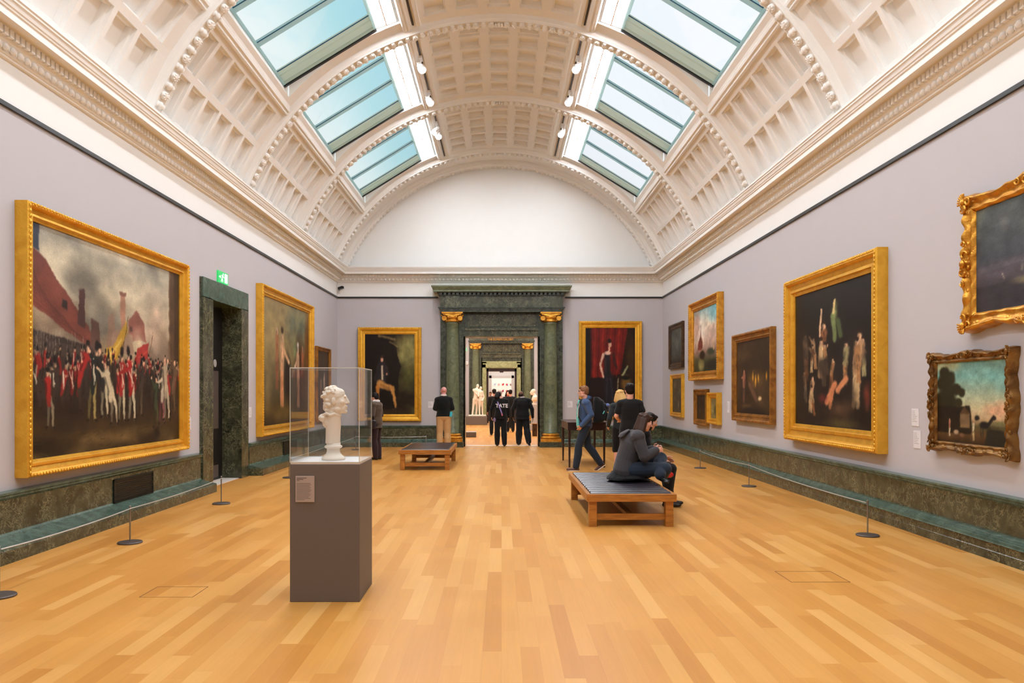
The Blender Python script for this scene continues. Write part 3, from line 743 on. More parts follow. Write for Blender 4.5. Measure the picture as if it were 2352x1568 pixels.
    def finish(s):
        a=(s.noise(22,22)-.5)*.018; b=(s.noise(22,22)-.5)*.018
        x=np.clip((s.U+a/s.asp)*(s.w-1),0,s.w-1).round().astype(int); y=np.clip((s.W+b)*(s.h-1),0,s.h-1).round().astype(int)
        s.img=s.img[y,x]; g=s.img
        g=(g*4+np.roll(g,1,0)+np.roll(g,-1,0)+np.roll(g,1,1)+np.roll(g,-1,1))/8
        s.img=g*(.8+.4*s.noise(14,14,4))[...,None]
    def canvas(s,name,W,H,y,parent,x0,z0):
        s.finish()
        vs=np.zeros((s.h*s.w,3)); vs[:,0]=(x0+s.U*W).ravel(); vs[:,1]=y; vs[:,2]=(z0+s.W*H).ravel()
        i=np.arange((s.h-1)*(s.w-1)); r=i//(s.w-1); c=i%(s.w-1); b=r*s.w+c
        fs=np.stack([b,b+1,b+s.w+1,b+s.w],1)
        me=bpy.data.meshes.new(name); me.vertices.add(len(vs)); me.vertices.foreach_set('co',vs.ravel())
        me.loops.add(len(fs)*4); me.loops.foreach_set('vertex_index',fs.ravel())
        me.polygons.add(len(fs)); me.polygons.foreach_set('loop_start',np.arange(len(fs))*4); me.polygons.foreach_set('loop_total',np.full(len(fs),4))
        me.update(calc_edges=True)
        at=me.color_attributes.new('paint','FLOAT_COLOR','POINT')
        g=np.clip(s.img,0,1); l=np.where(g<=.04045,g/12.92,((g+.055)/1.055)**2.4)
        at.data.foreach_set('color',np.concatenate([l.reshape(-1,3),np.ones((s.h*s.w,1))],1).ravel())
        me.materials.append(M['paint']); o=bpy.data.objects.new(name,me); COL.objects.link(o); o.parent=parent; return o
def rails(prof, W, H, mb, z0):      # prof: (inset, depth) mitred loops; frame centred in x, bottom at z0
    loops=[]
    for t,d in prof: loops.append([(-W/2+t,-d,z0+t),(W/2-t,-d,z0+t),(W/2-t,-d,z0+H-t),(-W/2+t,-d,z0+H-t)])
    for a,b in zip(loops[:-1],loops[1:]):
        for k in range(4): mb.quad(a[k],a[(k+1)%4],b[(k+1)%4],b[k])
def picture(loc, rz, W, H, fw, dp, art, label, style='plain', mat='gold', group=None):
    t=empty('framed_painting',loc,rz,label=label,cat='painting',group=group)
    mb=MB()
    if style=='thin':
        prof=[(0,.0),(0,dp*.9),(.01,dp),(fw*.35,dp),(fw*.45,dp*.75),(fw*.8,dp*.6),(fw*.85,dp*.7),(fw,dp*.62),(fw,dp*.35)]
    elif style=='wide':
        prof=[(0,0),(0,dp*.8),(.012,dp*.95),(fw*.15,dp),(fw*.22,dp*.93),(fw*.3,dp*.93),(fw*.36,dp*.72),(fw*.5,dp*.58),(fw*.68,dp*.52),(fw*.7,dp*.62),(fw*.78,dp*.64),(fw*.8,dp*.5),(fw*.93,dp*.44),(fw*.95,dp*.5),(fw,dp*.48),(fw,dp*.3)]
    else:
        prof=[(0,0),(0,dp*.85),(.015,dp*.97),(fw*.22,dp),(fw*.3,dp*.9),(fw*.34,dp*.66),(fw*.6,dp*.55),(fw*.64,dp*.68),(fw*.78,dp*.7),(fw*.82,dp*.52),(fw,dp*.45),(fw,dp*.3)]
    rails(prof,W,H,mb,0)
    mb.build('frame',M[mat],t)
    if style in('wide','leaf'):
        q=MB(); step=.055 if style=='leaf' else .07
        def orn(n,fn,ax):
            for k in range(n):
                x,z=fn((k+.5)/n); q.ell((x,-dp*.99,z),(.024,.012,.017) if ax else (.017,.012,.024),nu=6,nv=4)
        i=fw*.12
        orn(int(W/step),lambda s_:(-W/2+i+(W-2*i)*s_,i),1); orn(int(W/step),lambda s_:(-W/2+i+(W-2*i)*s_,H-i),1)
        orn(int(H/step),lambda s_:(-W/2+i,i+(H-2*i)*s_),0); orn(int(H/step),lambda s_:(W/2-i,i+(H-2*i)*s_),0)
        q.build('carved_edge',M[mat],t,smooth=True)
    b=MB(); b.box(-W/2+fw*.6,W/2-fw*.6,-dp*.28,-.004,fw*.6,H-fw*.6); b.build('backing',M['sidewood'],t)
    art.canvas('canvas',W-2*fw+.02,H-2*fw+.02,-dp*.34,t,-W/2+fw-.01,fw-.01)
    return t
LROT,RROT=PI/2,-PI/2
def onleft(Y0,Y1,z0,z1,fw,dp,art,label,style='plain',mat='gold',group=None):
    return picture((XL,(Y0+Y1)/2,z0),LROT,Y1-Y0,z1-z0,fw,dp,art,label,style,mat,group)
def onright(Y0,Y1,z0,z1,fw,dp,art,label,style='plain',mat='gold',group=None):
    return picture((XR,(Y0+Y1)/2,z0),RROT,Y1-Y0,z1-z0,fw,dp,art,label,style,mat,group)
# 1 - the largest, a smoky crowd under dark roofs
a=Art(380,270,(70,60,50),1)
a.grad([(0,(34,24,16)),(.1,(66,50,30)),(.2,(48,34,24)),(.42,(60,46,38)),(.6,(150,132,108)),(.8,(196,186,160)),(1,(150,148,136))])
m=np.clip((a.W-.35)*4,0,1); a.cloud((222,212,184),4,4,.45,.7,.8,m); a.cloud((96,92,84),3,4,.5,.75,.7,m)
a.blob(.78,.62,.13,.3,(206,180,158),.8,.4,.7,.8); a.blob(.48,.48,.2,.16,(196,170,120),.9,.3,.6,.6); a.blob(.62,.8,.2,.14,(212,200,172),.9,0,.7,.6)
# roofs, chimneys and a dark gateway, in perspective
a.poly([(0,.66),(0,.90),(.07,.86),(.30,.60),(.36,.52),(.34,.48)],(110,60,50)); a.poly([(0,.66),(.34,.48),(.36,.52),(.08,.84),(.02,.74)],(124,66,54),.6)
for k in range(9): a.line(0,.68+.022*k,.34-.035*k,.50+.02*k,.003,(84,44,38),.5)
a.poly([(0,.55),(.34,.50),(.37,.44),(.34,.25),(0,.25)],(56,46,42)); a.poly([(.0,.52),(.3,.49),(.3,.44),(0,.45)],(74,62,54),.7); a.poly([(.0,.90),(.045,.88),(.045,1),(0,1)],(54,62,78))
a.poly([(.245,.60),(.255,.76),(.285,.77),(.29,.58)],(76,50,46)); a.poly([(.32,.50),(.325,.64),(.375,.62),(.385,.46)],(92,66,58)); a.poly([(.42,.5),(.435,.66),(.47,.68),(.49,.5)],(140,110,92),.8)
a.poly([(.515,.55),(.515,.78),(.535,.80),(.55,.78),(.55,.55)],(164,122,100)); a.poly([(.51,.78),(.51,.80),(.555,.80),(.555,.78)],(120,80,66)); a.poly([(.57,.56),(.57,.66),(.63,.72),(.69,.66),(.71,.56)],(140,90,78)); a.poly([(.45,.48),(.46,.58),(.54,.62),(.60,.58),(.62,.48)],(150,124,104))
a.poly([(.16,.66),(.16,.70),(.185,.69),(.185,.65)],(46,32,30)); a.poly([(.58,.60),(.58,.63),(.60,.63),(.60,.60)],(90,64,56))
a.poly([(.90,.2),(.905,1),(1,1),(1,.1)],(84,64,48)); a.poly([(.955,.1),(.95,1),(1,1),(1,.1)],(58,44,36)); a.poly([(.90,.2),(.905,1),(.915,1),(.915,.2)],(128,100,76),.7)
a.cloud((206,190,160),5,5,.5,.72,.75,np.clip((a.U-.45)*5,0,1)*np.clip((.9-a.U)*6,0,1)*np.clip((a.W-.36)*8,0,1)*np.clip((.75-a.W)*5,0,1))
a.cloud((88,76,64),5,5,.5,.7,.7,np.clip((.45-a.U)*5,0,1)*np.clip((a.W-.3)*8,0,1)*np.clip((.55-a.W)*6,0,1))
# two plain cloths on poles: one yellow, one red and cream
a.poly([(.40,.42),(.42,.50),(.47,.52),(.52,.60),(.56,.66),(.565,.60),(.54,.55),(.50,.46),(.47,.43),(.44,.37)],(190,150,56)); a.line(.43,.45,.52,.55,.012,(226,194,104),.8,.8); a.line(.46,.42,.54,.54,.008,(140,106,40),.7); a.line(.42,.42,.46,.5,.006,(236,210,130),.7)
a.poly([(.62,.44),(.64,.52),(.73,.56),(.72,.47),(.66,.44)],(156,52,48)); a.line(.65,.47,.72,.51,.006,(190,80,66),.6)
a.line(.765,.62,.70,.32,.003,(96,66,44)); a.line(.57,.68,.50,.32,.003,(80,56,38))
rs=random.Random(3)
def soldier(u,v,h,coat,leg,face=(208,160,126),lean=0,ar=None,hat=1,belt=1):
    A=1/a.asp; r=h*.05; dk=[x*.55 for x in coat]; ld=[x*.6 for x in leg]
    for g in (-1,1):
        kx=u+g*h*.055*A; a.line(u+g*h*.075*A,v,kx,v+.24*h,r*.62,ld if g<0 else leg,w1=r*.85); a.line(kx,v+.24*h,u+g*.03*h*A+lean*.2*h*A,v+.48*h,r*.9,ld if g<0 else leg,w1=r*1.15); a.line(u+g*h*.075*A,v-.0*h,u+g*h*.11*A,v-.01*h,r*.5,(24,18,14))
    x1=u+lean*.2*h*A; x2=u+lean*.6*h*A
    a.line(x1,v+.46*h,x2,v+.76*h,r*1.5,coat,w1=r*2.0); a.line(x1-r*1.0*A,v+.40*h,x2-r*1.2*A,v+.74*h,r*.7,dk,.8); a.line(x1-.02*h*A,v+.36*h,x1,v+.5*h,r*1.2,coat,w1=r*1.3)
    if belt: a.line(x1+r*.8*A,v+.5*h,x2-r*1.2*A,v+.78*h,r*.28,(222,212,188),.9); a.line(x1+r*.3*A,v+.46*h,x1+r*.3*A,v+.76*h,r*.5,(206,196,168),.7)
    if ar: 
        ex,ey=x2+ar[0]*.5*h*A,v+.74*h+ar[1]*.35*h-.05*h; a.line(x2+r*1.2*A,v+.75*h,ex,ey,r*.75,coat); a.line(ex,ey,x2+ar[0]*h*A,v+.72*h+ar[1]*h,r*.6,coat,w1=r*.45); a.blob(x2+ar[0]*h*A,v+.72*h+ar[1]*h,r*.6*A,r*.6,face)
    hx=x2+lean*.1*h*A; a.blob(hx,v+.865*h,r*.95*A,r*1.25,face,.5); a.blob(hx-r*.45*A,v+.86*h,r*.5*A,r*1.0,[x*.6 for x in face],.8)
    if hat: a.blob(hx,v+.95*h,r*1.2*A,r*(1.9 if hat>1 else 1.0),(22,19,20),.45)
coats=[(140,34,34),(116,28,28),(54,42,36),(150,40,38),(48,42,38),(92,74,58),(40,34,30),(128,32,30)]
for row,(vb,hh,n) in enumerate(((.33,.15,34),(.27,.19,26),(.20,.24,20))):
    for k in range(n):
        u=(k+rs.random())/n; v=vb+rs.uniform(-.02,.02); 
        if row==0 and .35<u<.5: v+=.02
        soldier(u,v,hh,rs.choice(coats),(60,48,38),(196-row*4,150,118),rs.uniform(-.3,.3),(rs.uniform(-.35,.35),rs.uniform(-.1,.25)) if rs.random()<.35 else None,2 if rs.random()<.6 else 1,rs.random()<.4)
    a.blob(.5,vb+.01,.62,.07,(34,26,22),.9,0,.55,.5)
for k in range(16): u=rs.uniform(.02,.28); a.line(u,.44,u+.008,.56,.0018,(150,140,124),.7)
for u,v,h,c,l,hat,ln in ((.10,.13,.27,(158,38,36),(176,164,130),1,-.1),(.24,.20,.33,(152,36,34),(60,50,40),1,.4),(.33,.15,.38,(30,36,34),(150,134,80),2,.15),(.41,.17,.36,(38,38,36),(196,184,150),1,-.2),(.47,.13,.33,(200,186,154),(206,192,158),0,-.35),(.525,.14,.37,(160,38,36),(198,186,152),2,.0),(.60,.14,.38,(164,36,36),(206,194,160),2,-.15),(.655,.16,.32,(60,48,40),(90,74,56),1,.2),(.84,.11,.36,(190,178,154),(140,76,84),0,.15),(.885,.13,.38,(176,160,134),(196,180,150),0,-.1),(.79,.09,.30,(54,66,46),(70,70,44),1,0),(.94,.16,.34,(96,76,60),(90,70,52),0,.1)):
    soldier(u,v,h,c,l,(222,178,144),ln,(rs.uniform(-.3,.3),rs.uniform(-.1,.2)),hat,hat==2)
a.cloud((124,100,60),6,5,.45,.75,.85,np.clip((.115-a.W)*18,0,1)); a.blob(.52,.06,.3,.05,(128,104,62),.9,0,.6,.8); a.blob(.08,.05,.14,.06,(26,20,16),.7,0,.8,.6); a.blob(.80,.055,.03,.03,(24,20,18),.4); a.strokes(70,(96,74,42),(24,18,12),(0,1),(0,.12),.05,.003,0,.5,.5)
a.cloud((40,30,24),5,6,.5,.75,.6,np.clip((.34-a.W)*6,0,1))
onleft(7.83,11.86,.74,3.55,.17,.15,a,'largest gold framed painting, a smoky crowd with red coats, left of the side door','leaf')
# 2 tall, pale figures in a landscape
a=Art(150,112,(120,100,70),2)
a.grad([(0,(40,26,18)),(.12,(70,56,28)),(.3,(84,76,52)),(.6,(140,124,84)),(1,(146,128,86))])
a.blob(.75,.85,.35,.25,(72,92,84),.8,0,.9,.6); a.cloud((176,154,100),3,4,.5,.8,.7,np.clip(a.W*2-.8,0,1)); a.blob(.97,.55,.1,.55,(96,60,36),.5); a.blob(.78,.42,.16,.42,(56,32,22),.6)
a.blob(.5,.38,.1,.28,(34,26,22),.6); a.blob(.1,.3,.1,.25,(150,128,84),.9,0,.6,.8)
a.fig(.38,.16,.62,(206,160,122),(214,176,142),(204,140,96),.02,(.3,-.2),(54,38,28)); a.fig(.28,.3,.5,(150,100,70),(190,150,120),(130,84,58),.02)
a.fig(.74,.14,.55,(200,160,128),(222,206,190),(176,130,96),-.02,(-.16,-.14),(220,214,206)); a.fig(.84,.2,.5,(140,84,58),(180,130,100),(90,54,38),0); a.blob(.66,.63,.05,.1,(116,130,90),.8); a.blob(.4,.08,.4,.1,(120,98,50),.8,0,.6,.6)
onleft(15.52,19.75,.72,3.80,.20,.15,a,'tall gold framed painting with pale standing figures, right of the side door','leaf')
# 3 small dark
a=Art(46,60,(44,32,24),3); a.cloud((84,66,48),4,4,.4,.8,.8); a.fig(.35,.1,.5,(150,110,90),(210,180,160),(90,60,44)); a.fig(.62,.15,.55,(190,160,140),(220,190,170),(120,80,60)); a.fig(.5,.05,.4,(110,40,36),(200,150,120),(60,40,30)); a.blob(.5,.9,.6,.3,(60,50,40),.7)
onleft(20.4,22.0,.82,2.84,.11,.09,a,'narrow dark painting in a brown gilt frame, last on the left wall','plain','oak')
# 4 seated portrait, dark rock and stormy sky
a=Art(120,156,(34,26,16),4); a.cloud((76,60,34),3,4,.4,.8,.7)
a.blob(.86,.78,.34,.34,(150,142,84),.7,0,.9,.5); a.blob(.9,.45,.3,.25,(84,84,42),.8,0,.8,.4); a.poly([(.3,1),(.62,.86),(.66,.72),(.72,.60),(.66,.4),(.7,.1),(0,0),(0,1)],(26,18,12)); a.line(.28,.98,.6,.93,.02,(138,112,72),.7); a.line(.5,.9,.66,.84,.012,(150,128,84),.6)
a.cloud((92,88,46),4,4,.5,.8,.6,np.clip((a.U-.6)*4,0,1)*np.clip((.5-a.W)*4,0,1))
a.line(.345,.60,.335,.38,.085,(44,40,42),w1=.10); a.line(.27,.58,.22,.44,.035,(40,36,38)); a.line(.42,.58,.46,.50,.032,(48,42,44)); a.line(.36,.58,.38,.36,.012,(70,62,58)); a.line(.30,.38,.55,.32,.062,(206,146,76),w1=.045); a.line(.55,.32,.62,.1,.036,(200,140,70),w1=.020); a.line(.32,.37,.5,.31,.02,(150,98,46),.5); a.line(.26,.34,.26,.12,.04,(186,120,54),w1=.022)
a.line(.345,.60,.35,.44,.018,(214,190,160)); a.blob(.345,.685,.036,.04,(214,160,132),.4); a.blob(.33,.68,.016,.03,(170,110,90),.7); a.blob(.345,.722,.040,.022,(60,44,32),.5); a.blob(.44,.50,.02,.014,(206,150,120),.5); a.blob(.66,.10,.05,.015,(40,20,12),.4); a.line(.25,.12,.25,.08,.015,(24,16,12)); a.strokes(30,(70,54,26),(30,22,12),(.1,.9),(.0,.12),.08,.004,0,.3,.4)
picture((-3.34,YF,.757),0,1.89,2.80,.205,.12,a,'gold framed portrait of a seated man in tan breeches on the end wall','wide')
# 5 standing portrait with red curtain
a=Art(120,156,(30,16,14),5); a.poly([(.1,1),(.1,.4),(.7,.45),(.86,1)],(112,26,20)); 
for k in range(9): a.line(.12+k*.08,1,.10+k*.075,.42,.014,(150,40,26) if k%2 else (70,16,14),.6)
a.blob(.9,.65,.16,.4,(58,40,20),.8); a.blob(.05,.6,.1,.6,(18,14,14),.6)
a.line(.44,.68,.44,.42,.06,(34,30,34),w1=.07); a.line(.41,.62,.42,.3,.012,(60,54,60),.6); a.line(.46,.42,.50,.08,.085,(30,27,31),w1=.13); a.line(.5,.4,.56,.1,.015,(56,52,58),.6); a.line(.44,.4,.42,.1,.015,(50,46,52),.6); a.line(.66,.40,.63,.12,.012,(170,156,120),.7)
a.blob(.45,.70,.085,.028,(220,180,158),.4); a.line(.47,.72,.48,.77,.016,(216,172,146)); a.blob(.49,.80,.036,.04,(218,170,142),.4); a.blob(.485,.845,.05,.03,(26,18,16),.5)
a.line(.36,.68,.30,.56,.028,(214,176,150),w1=.02); a.line(.30,.56,.36,.42,.018,(212,170,144)); a.line(.56,.68,.62,.52,.03,(60,28,24),w1=.02)
a.blob(.82,.48,.16,.05,(40,30,24),.5); a.line(.74,.44,.84,.54,.02,(150,150,104)); a.blob(.82,.34,.14,.12,(120,88,40),.6); a.blob(.8,.41,.14,.03,(22,18,14),.5)
picture((3.25,YF,.83),0,1.88,2.91,.20,.12,a,'gold framed portrait of a woman in black before a red curtain','wide')
# right wall
a=Art(40,52,(52,56,54),6); a.cloud((96,104,98),3,3,.4,.8,.8); a.blob(.55,.5,.25,.3,(130,138,130),.9,0,.5,.8); a.blob(.5,.05,.7,.12,(34,38,36),.6)
onright(20.4,22.05,2.27,3.50,.15,.08,a,'small grey painting in a dark brown frame high in the far right corner','plain','darkframe')
a=Art(40,52,(58,50,38),7); a.cloud((110,100,76),3,4,.4,.8,.8); a.blob(.6,.25,.12,.2,(168,156,130),.8,0,.6,.8)
onright(20.4,21.8,.95,2.11,.12,.09,a,'narrow plain gold framed painting below the small dark one, far right corner')
a=Art(90,110,(200,180,150),8)
a.grad([(0,(40,44,30)),(.18,(66,70,44)),(.3,(140,110,96)),(.5,(222,196,176)),(.75,(236,222,200)),(1,(150,190,190))])
a.blob(.85,.92,.35,.25,(120,184,196),.8,0,.9,.4); a.blob(.12,.8,.2,.3,(178,128,110),.8,0,.7,.8); a.blob(.75,.55,.3,.2,(196,160,146),.9,0,.7,.8); a.blob(.35,.68,.2,.28,(250,240,226),.9,0,.7,.7)
a.poly([(.16,.36),(.2,.5),(.27,.56),(.29,.66),(.31,.56),(.36,.48),(.36,.38),(.3,.34)],(122,58,48)); a.line(.28,.4,.29,.74,.006,(80,50,44)); a.line(.22,.4,.22,.62,.005,(90,60,52)); a.blob(.35,.26,.14,.09,(40,34,26),.4); a.blob(.7,.3,.2,.07,(58,66,50),.5); a.line(.8,.32,.8,.46,.012,(208,176,120)); a.blob(.3,.1,.16,.12,(176,160,96),.7,0,.8,.6); a.blob(.75,.1,.3,.1,(30,32,26),.5)
onright(16.8,19.4,1.90,3.80,.21,.15,a,'gold framed seascape with a ship and blue sky, high above the two tiny pictures','leaf','gold2')
a=Art(30,40,(40,32,26),9); a.cloud((90,76,60),3,4,.5,.8,.7); a.blob(.5,.6,.3,.25,(20,18,18),.7)
onright(17.95,19.1,.83,1.69,.14,.10,a,'tiny picture in a dark carved frame, left one of the pair under the seascape','plain','oak')
a=Art(30,40,(120,110,70),10); a.cloud((170,160,110),3,4,.4,.8,.7); a.blob(.6,.4,.3,.3,(60,64,34),.7)
onright(16.95,17.8,.90,1.61,.13,.12,a,'tiny picture in a bright gold frame, right one of the pair under the seascape')
a=Art(100,104,(50,36,22),11); a.cloud((84,62,38),3,4,.4,.8,.8); a.blob(.55,.46,.28,.16,(120,84,34),.9,0,.6,.8)
for u,v in ((.5,.5),(.58,.44),(.66,.47),(.88,.5)): a.blob(u,v,.03,.08,(228,164,50),.8,0,.9,.6)
a.fig(.22,.16,.46,(150,96,76),(214,140,110),(96,66,52),.03,(-.14,-.04)); a.line(.4,.4,.6,.2,.05,(104,74,56)); a.blob(.7,.21,.06,.04,(216,190,140),.5); a.blob(.3,.1,.2,.05,(110,84,56),.8); a.blob(.5,.02,.6,.1,(26,18,14),.6)
onright(13.6,15.9,1.04,2.77,.16,.11,a,'square dark brown painting with orange firelight in a dull gilt frame','plain','oak')
a=Art(180,214,(26,20,18),12); a.cloud((46,38,32),3,4,.4,.8,.7)
rs=random.Random(9)
pale=[(188,158,116),(160,116,76),(150,138,98),(172,134,98),(128,82,52)]
for u,v,h in ((.17,.34,.36),(.36,.36,.40),(.42,.30,.34),(.30,.42,.24),(.24,.40,.20),(.68,.30,.30),(.80,.16,.50),(.90,.36,.24),(.22,.10,.28),(.16,.18,.24),(.28,.08,.22),(.84,.32,.28),(.5,.26,.24),(.46,.38,.22)):
    c=rs.choice(pale); a.fig(u,v,h,c,(224,178,140),rs.choice(pale),rs.uniform(-.15,.15),(rs.uniform(-.3,.3),rs.uniform(-.2,.3)) if rs.random()<.6 else None,(40,24,18))
a.cloud((26,20,18),6,6,.45,.7,.75); a.line(.36,.66,.38,.84,.012,(226,186,146)); a.blob(.56,.80,.05,.1,(150,156,96),.8,0,.9,.6); a.line(.53,.78,.56,.62,.03,(128,146,90),.8); a.line(.6,.74,.63,.64,.03,(96,116,70),.7); a.line(.56,.88,.54,.80,.016,(214,190,130))
a.line(.46,.18,.56,.30,.035,(204,130,88)); a.line(.6,.26,.7,.34,.03,(206,136,92)); a.line(.5,.14,.53,.24,.02,(196,124,82)); a.blob(.62,.13,.2,.1,(86,62,44),.8,.2,.9,.6); a.blob(.4,.2,.08,.05,(100,40,36),.8); a.blob(.62,.03,.3,.05,(96,84,48),.8,0,.8,.6); a.blob(.93,.22,.05,.12,(110,48,34),.8)
onright(9.66,12.82,.838,3.42,.27,.16,a,'large gold framed dark painting crowded with pale figures on the right wall','leaf')
# two carved rococo frames
def rococo(Y0,Y1,z0,z1,fw,dp,art,label,mat,seed):
    W,H=Y1-Y0,z1-z0; t=empty('framed_painting',(XR,(Y0+Y1)/2,z0),RROT,label=label,cat='painting')
    mb=MB(); N=60; rs=random.Random(seed)
    base=fw*.62
    def edge(s_): # 0..1 along one side: outward swell in metres
        return fw*.38*(abs(math.cos(s_*PI*2))**1.5*.75+.25*abs(math.sin(s_*PI*8)))
    prof=[(0,.0),(0,.35),(.12,.8),(.25,.95),(.38,.72),(.62,.55),(.78,.66),(.86,.70),(.93,.55),(1,.5),(1,.3)]
    sides=[((-W/2,0),(W/2,0),(0,1)),((W/2,0),(W/2,H),(-1,0)),((W/2,H),(-W/2,H),(0,-1)),((-W/2,H),(-W/2,0),(1,0))]
    rows=[[] for _ in prof]
    for (p,q,n) in sides:
        for k in range(N):
            s_=k/N
            for ri,(tt,dd) in enumerate(prof):
                ins=fw*tt; L_=W if p[1]==q[1] else H
                x=p[0]+(q[0]-p[0])*s_; z=p[1]+(q[1]-p[1])*s_
                # inset loop
                ix=max(-W/2+fw+(-fw+ins),min(W/2-ins,x)); iz=max(ins,min(H-ins,z))
                sw=(1-tt)*(fw*.38-edge(s_)) if tt<.95 else 0
                ix2=max(-W/2+ins,min(W/2-ins,x))+n[0]*(sw+0); iz2=max(ins,min(H-ins,z))+n[1]*(sw+0)
                if n[0]: ix2=(W/2-ins-sw) if n[0]<0 else (-W/2+ins+sw)
                if n[1]: iz2=(H-ins-sw) if n[1]<0 else (ins+sw)
                d=dp*dd*(1+.10*math.sin(s_*PI*2*9+ri))
                rows[ri].append((ix2,-d,iz2))
    M_=4*N
    vs=[p for r in rows for p in r]; fs=[]
    for r in range(len(prof)-1):
        for k in range(M_): fs.append((r*M_+k,r*M_+(k+1)%M_,(r+1)*M_+(k+1)%M_,(r+1)*M_+k))
    mb.add(vs,fs); mb.build('frame',M[mat],t,smooth=True)
    def scroll(q,x,z,r,turn,a0,th):
        pts=[(x+math.cos(a0+turn*k*.35)*r*(1-k/22),-dp*.85-.012*k/10,z+math.sin(a0+turn*k*.35)*r*(1-k/22)) for k in range(16)]
        q.tube(pts,[th*(1-.55*k/16) for k in range(16)],6)
    for cx,cz in ((-1,-1),(1,-1),(1,1),(-1,1)):
        q=MB(); X=cx*(W/2-fw*.42); Z=H/2+cz*(H/2-fw*.42); r=fw*.5
        scroll(q,X+cx*r*.05,Z-cz*r*.8,r*.5,cx*cz,PI/2 if cz>0 else -PI/2,r*.16); scroll(q,X-cx*r*.8,Z+cz*r*.05,r*.5,-cx*cz,0 if cx>0 else PI,r*.16)
        for k in range(7):
            a_=math.atan2(cz,cx)+(k-3)*.33; q.limb((X,-dp*.8,Z),r*.12,(X+math.cos(a_)*r*.8,-dp*.95,Z+math.sin(a_)*r*.8),r*.10,8)
        q.ell((X,-dp*.95,Z),(r*.35,r*.22,r*.35)); q.build('corner_ornament',M[mat],t,smooth=True)
    for x,z,hz in ((0,fw*.4,1),(0,H-fw*.4,1),(-W/2+fw*.4,H/2,0),(W/2-fw*.4,H/2,0)):
        q=MB(); r=fw*.42
        q.ell((x,-dp*.95,z),(r*.5,r*.25,r*.5))
        for g in (-1,1):
            scroll(q,x+g*r*(1.0 if hz else .2),z+g*r*(.2 if hz else 1.0),r*.6,g,0,r*.17); scroll(q,x+g*r*(2.3 if hz else .1),z+g*r*(.1 if hz else 2.3),r*.5,-g,PI,r*.15)
        q.build('centre_ornament',M[mat],t,smooth=True)
    q=MB()
    for (p,qq,n) in sides:
        L_=math.hypot(qq[0]-p[0],qq[1]-p[1]); c=int(L_/.075)
        for k in range(c):
            s_=(k+.5)/c; i=fw*.5
            x=p[0]+(qq[0]-p[0])*s_+n[0]*i; z=p[1]+(qq[1]-p[1])*s_+n[1]*i
            q.ell((max(-W/2+i,min(W/2-i,x)),-dp*.6,max(i,min(H-i,z))),(.018+.02*abs(n[1]) ,.012,.018+.02*abs(n[0])) if k%3 else (.03,.022,.03),nu=7,nv=4)
    q.build('gadrooning',M[mat],t,smooth=True)
    b=MB(); b.box(-W/2+fw*.55,W/2-fw*.55,-dp*.27,-.004,fw*.55,H-fw*.55); b.build('backing',M['sidewood'],t)
    art.canvas('canvas',W-2*fw+.02,H-2*fw+.02,-dp*.42,t,-W/2+fw-.01,fw-.01)
a=Art(130,110,(70,76,80),13); a.grad([(0,(48,46,50)),(.2,(60,58,62)),(.34,(84,76,84)),(.5,(70,74,82)),(1,(78,86,84))]); a.cloud((116,122,104),3,3,.45,.75,.8,np.clip(a.W*2-.8,0,1)); a.cloud((48,56,58),3,4,.5,.8,.7,np.clip(a.W*2-.7,0,1))
a.poly([(0,.42),(1,.52),(1,.48),(0,.36)],(96,90,98),.7); a.poly([(0,.24),(1,.28),(1,0),(0,0)],(52,48,54),.9); a.blob(.5,.24,.24,.05,(150,138,96),.8); a.line(.22,.34,.24,.28,.004,(190,176,160)); a.line(.38,.4,.375,.32,.01,(130,130,120),.7); a.blob(.24,.8,.06,.12,(126,118,116),.8,.5,.7,.8)
rococo(5.75,7.97,2.20,3.62,.20,.14,a,'big grey painting in a bright gold carved frame, cut by the photo edge','gold2',5)
a=Art(150,110,(120,160,150),14); a.grad([(0,(50,34,20)),(.12,(96,68,40)),(.22,(80,72,44)),(.3,(190,160,120)),(.45,(196,190,150)),(.8,(120,168,156)),(1,(130,170,156))])
a.blob(.9,.42,.25,.12,(214,160,126),.8,0,.8,.6); a.cloud((96,158,160),2,2,.4,.7,.7,np.clip((a.W-.4)*3,0,1)*np.clip((a.U-.3)*3,0,1)); a.blob(.12,.95,.3,.12,(190,178,128),.9,0,.8,.6)
for u,v,r in ((.12,.86,.09),(.10,.74,.12),(.22,.80,.09),(.18,.62,.15),(.30,.66,.08),(.38,.62,.06),(.08,.52,.14),(.34,.50,.06),(.22,.46,.14)): a.blob(u,v,r,r*1.05,(44,40,22),.35,0,1,.4)
a.poly([(0,.45),(.5,.46),(.52,.34),(.52,.12),(0,.12)],(34,26,16)); a.poly([(.74,.2),(1,.19),(1,0),(.7,0)],(40,38,28)); a.blob(.9,.27,.2,.04,(120,116,76),.8)
a.poly([(.36,.2),(.36,.36),(.42,.44),(.5,.37),(.5,.2)],(120,96,66)); a.poly([(.35,.36),(.42,.45),(.51,.36)],(84,60,40)); a.fig(.2,.09,.22,(170,110,88),(214,160,130),(206,190,156)); a.fig(.55,.06,.24,(206,192,158),(206,150,120),(150,130,90)); a.blob(.30,.14,.05,.035,(176,150,120),.5); a.blob(.38,.11,.05,.03,(120,84,60),.5)
a.blob(.70,.24,.08,.055,(32,30,28),.4); a.line(.76,.26,.82,.34,.03,(34,32,30)); a.blob(.83,.33,.03,.03,(34,30,28),.4)
for u in (.65,.68,.75,.77): a.line(u,.22,u+.005,.10,.009,(40,36,30))
a.blob(.60,.32,.04,.04,(30,28,26),.4)
rococo(7.19,8.61,.956,2.045,.125,.11,a,'country scene with a dark tree and horses in a brown carved frame','golddk',8)
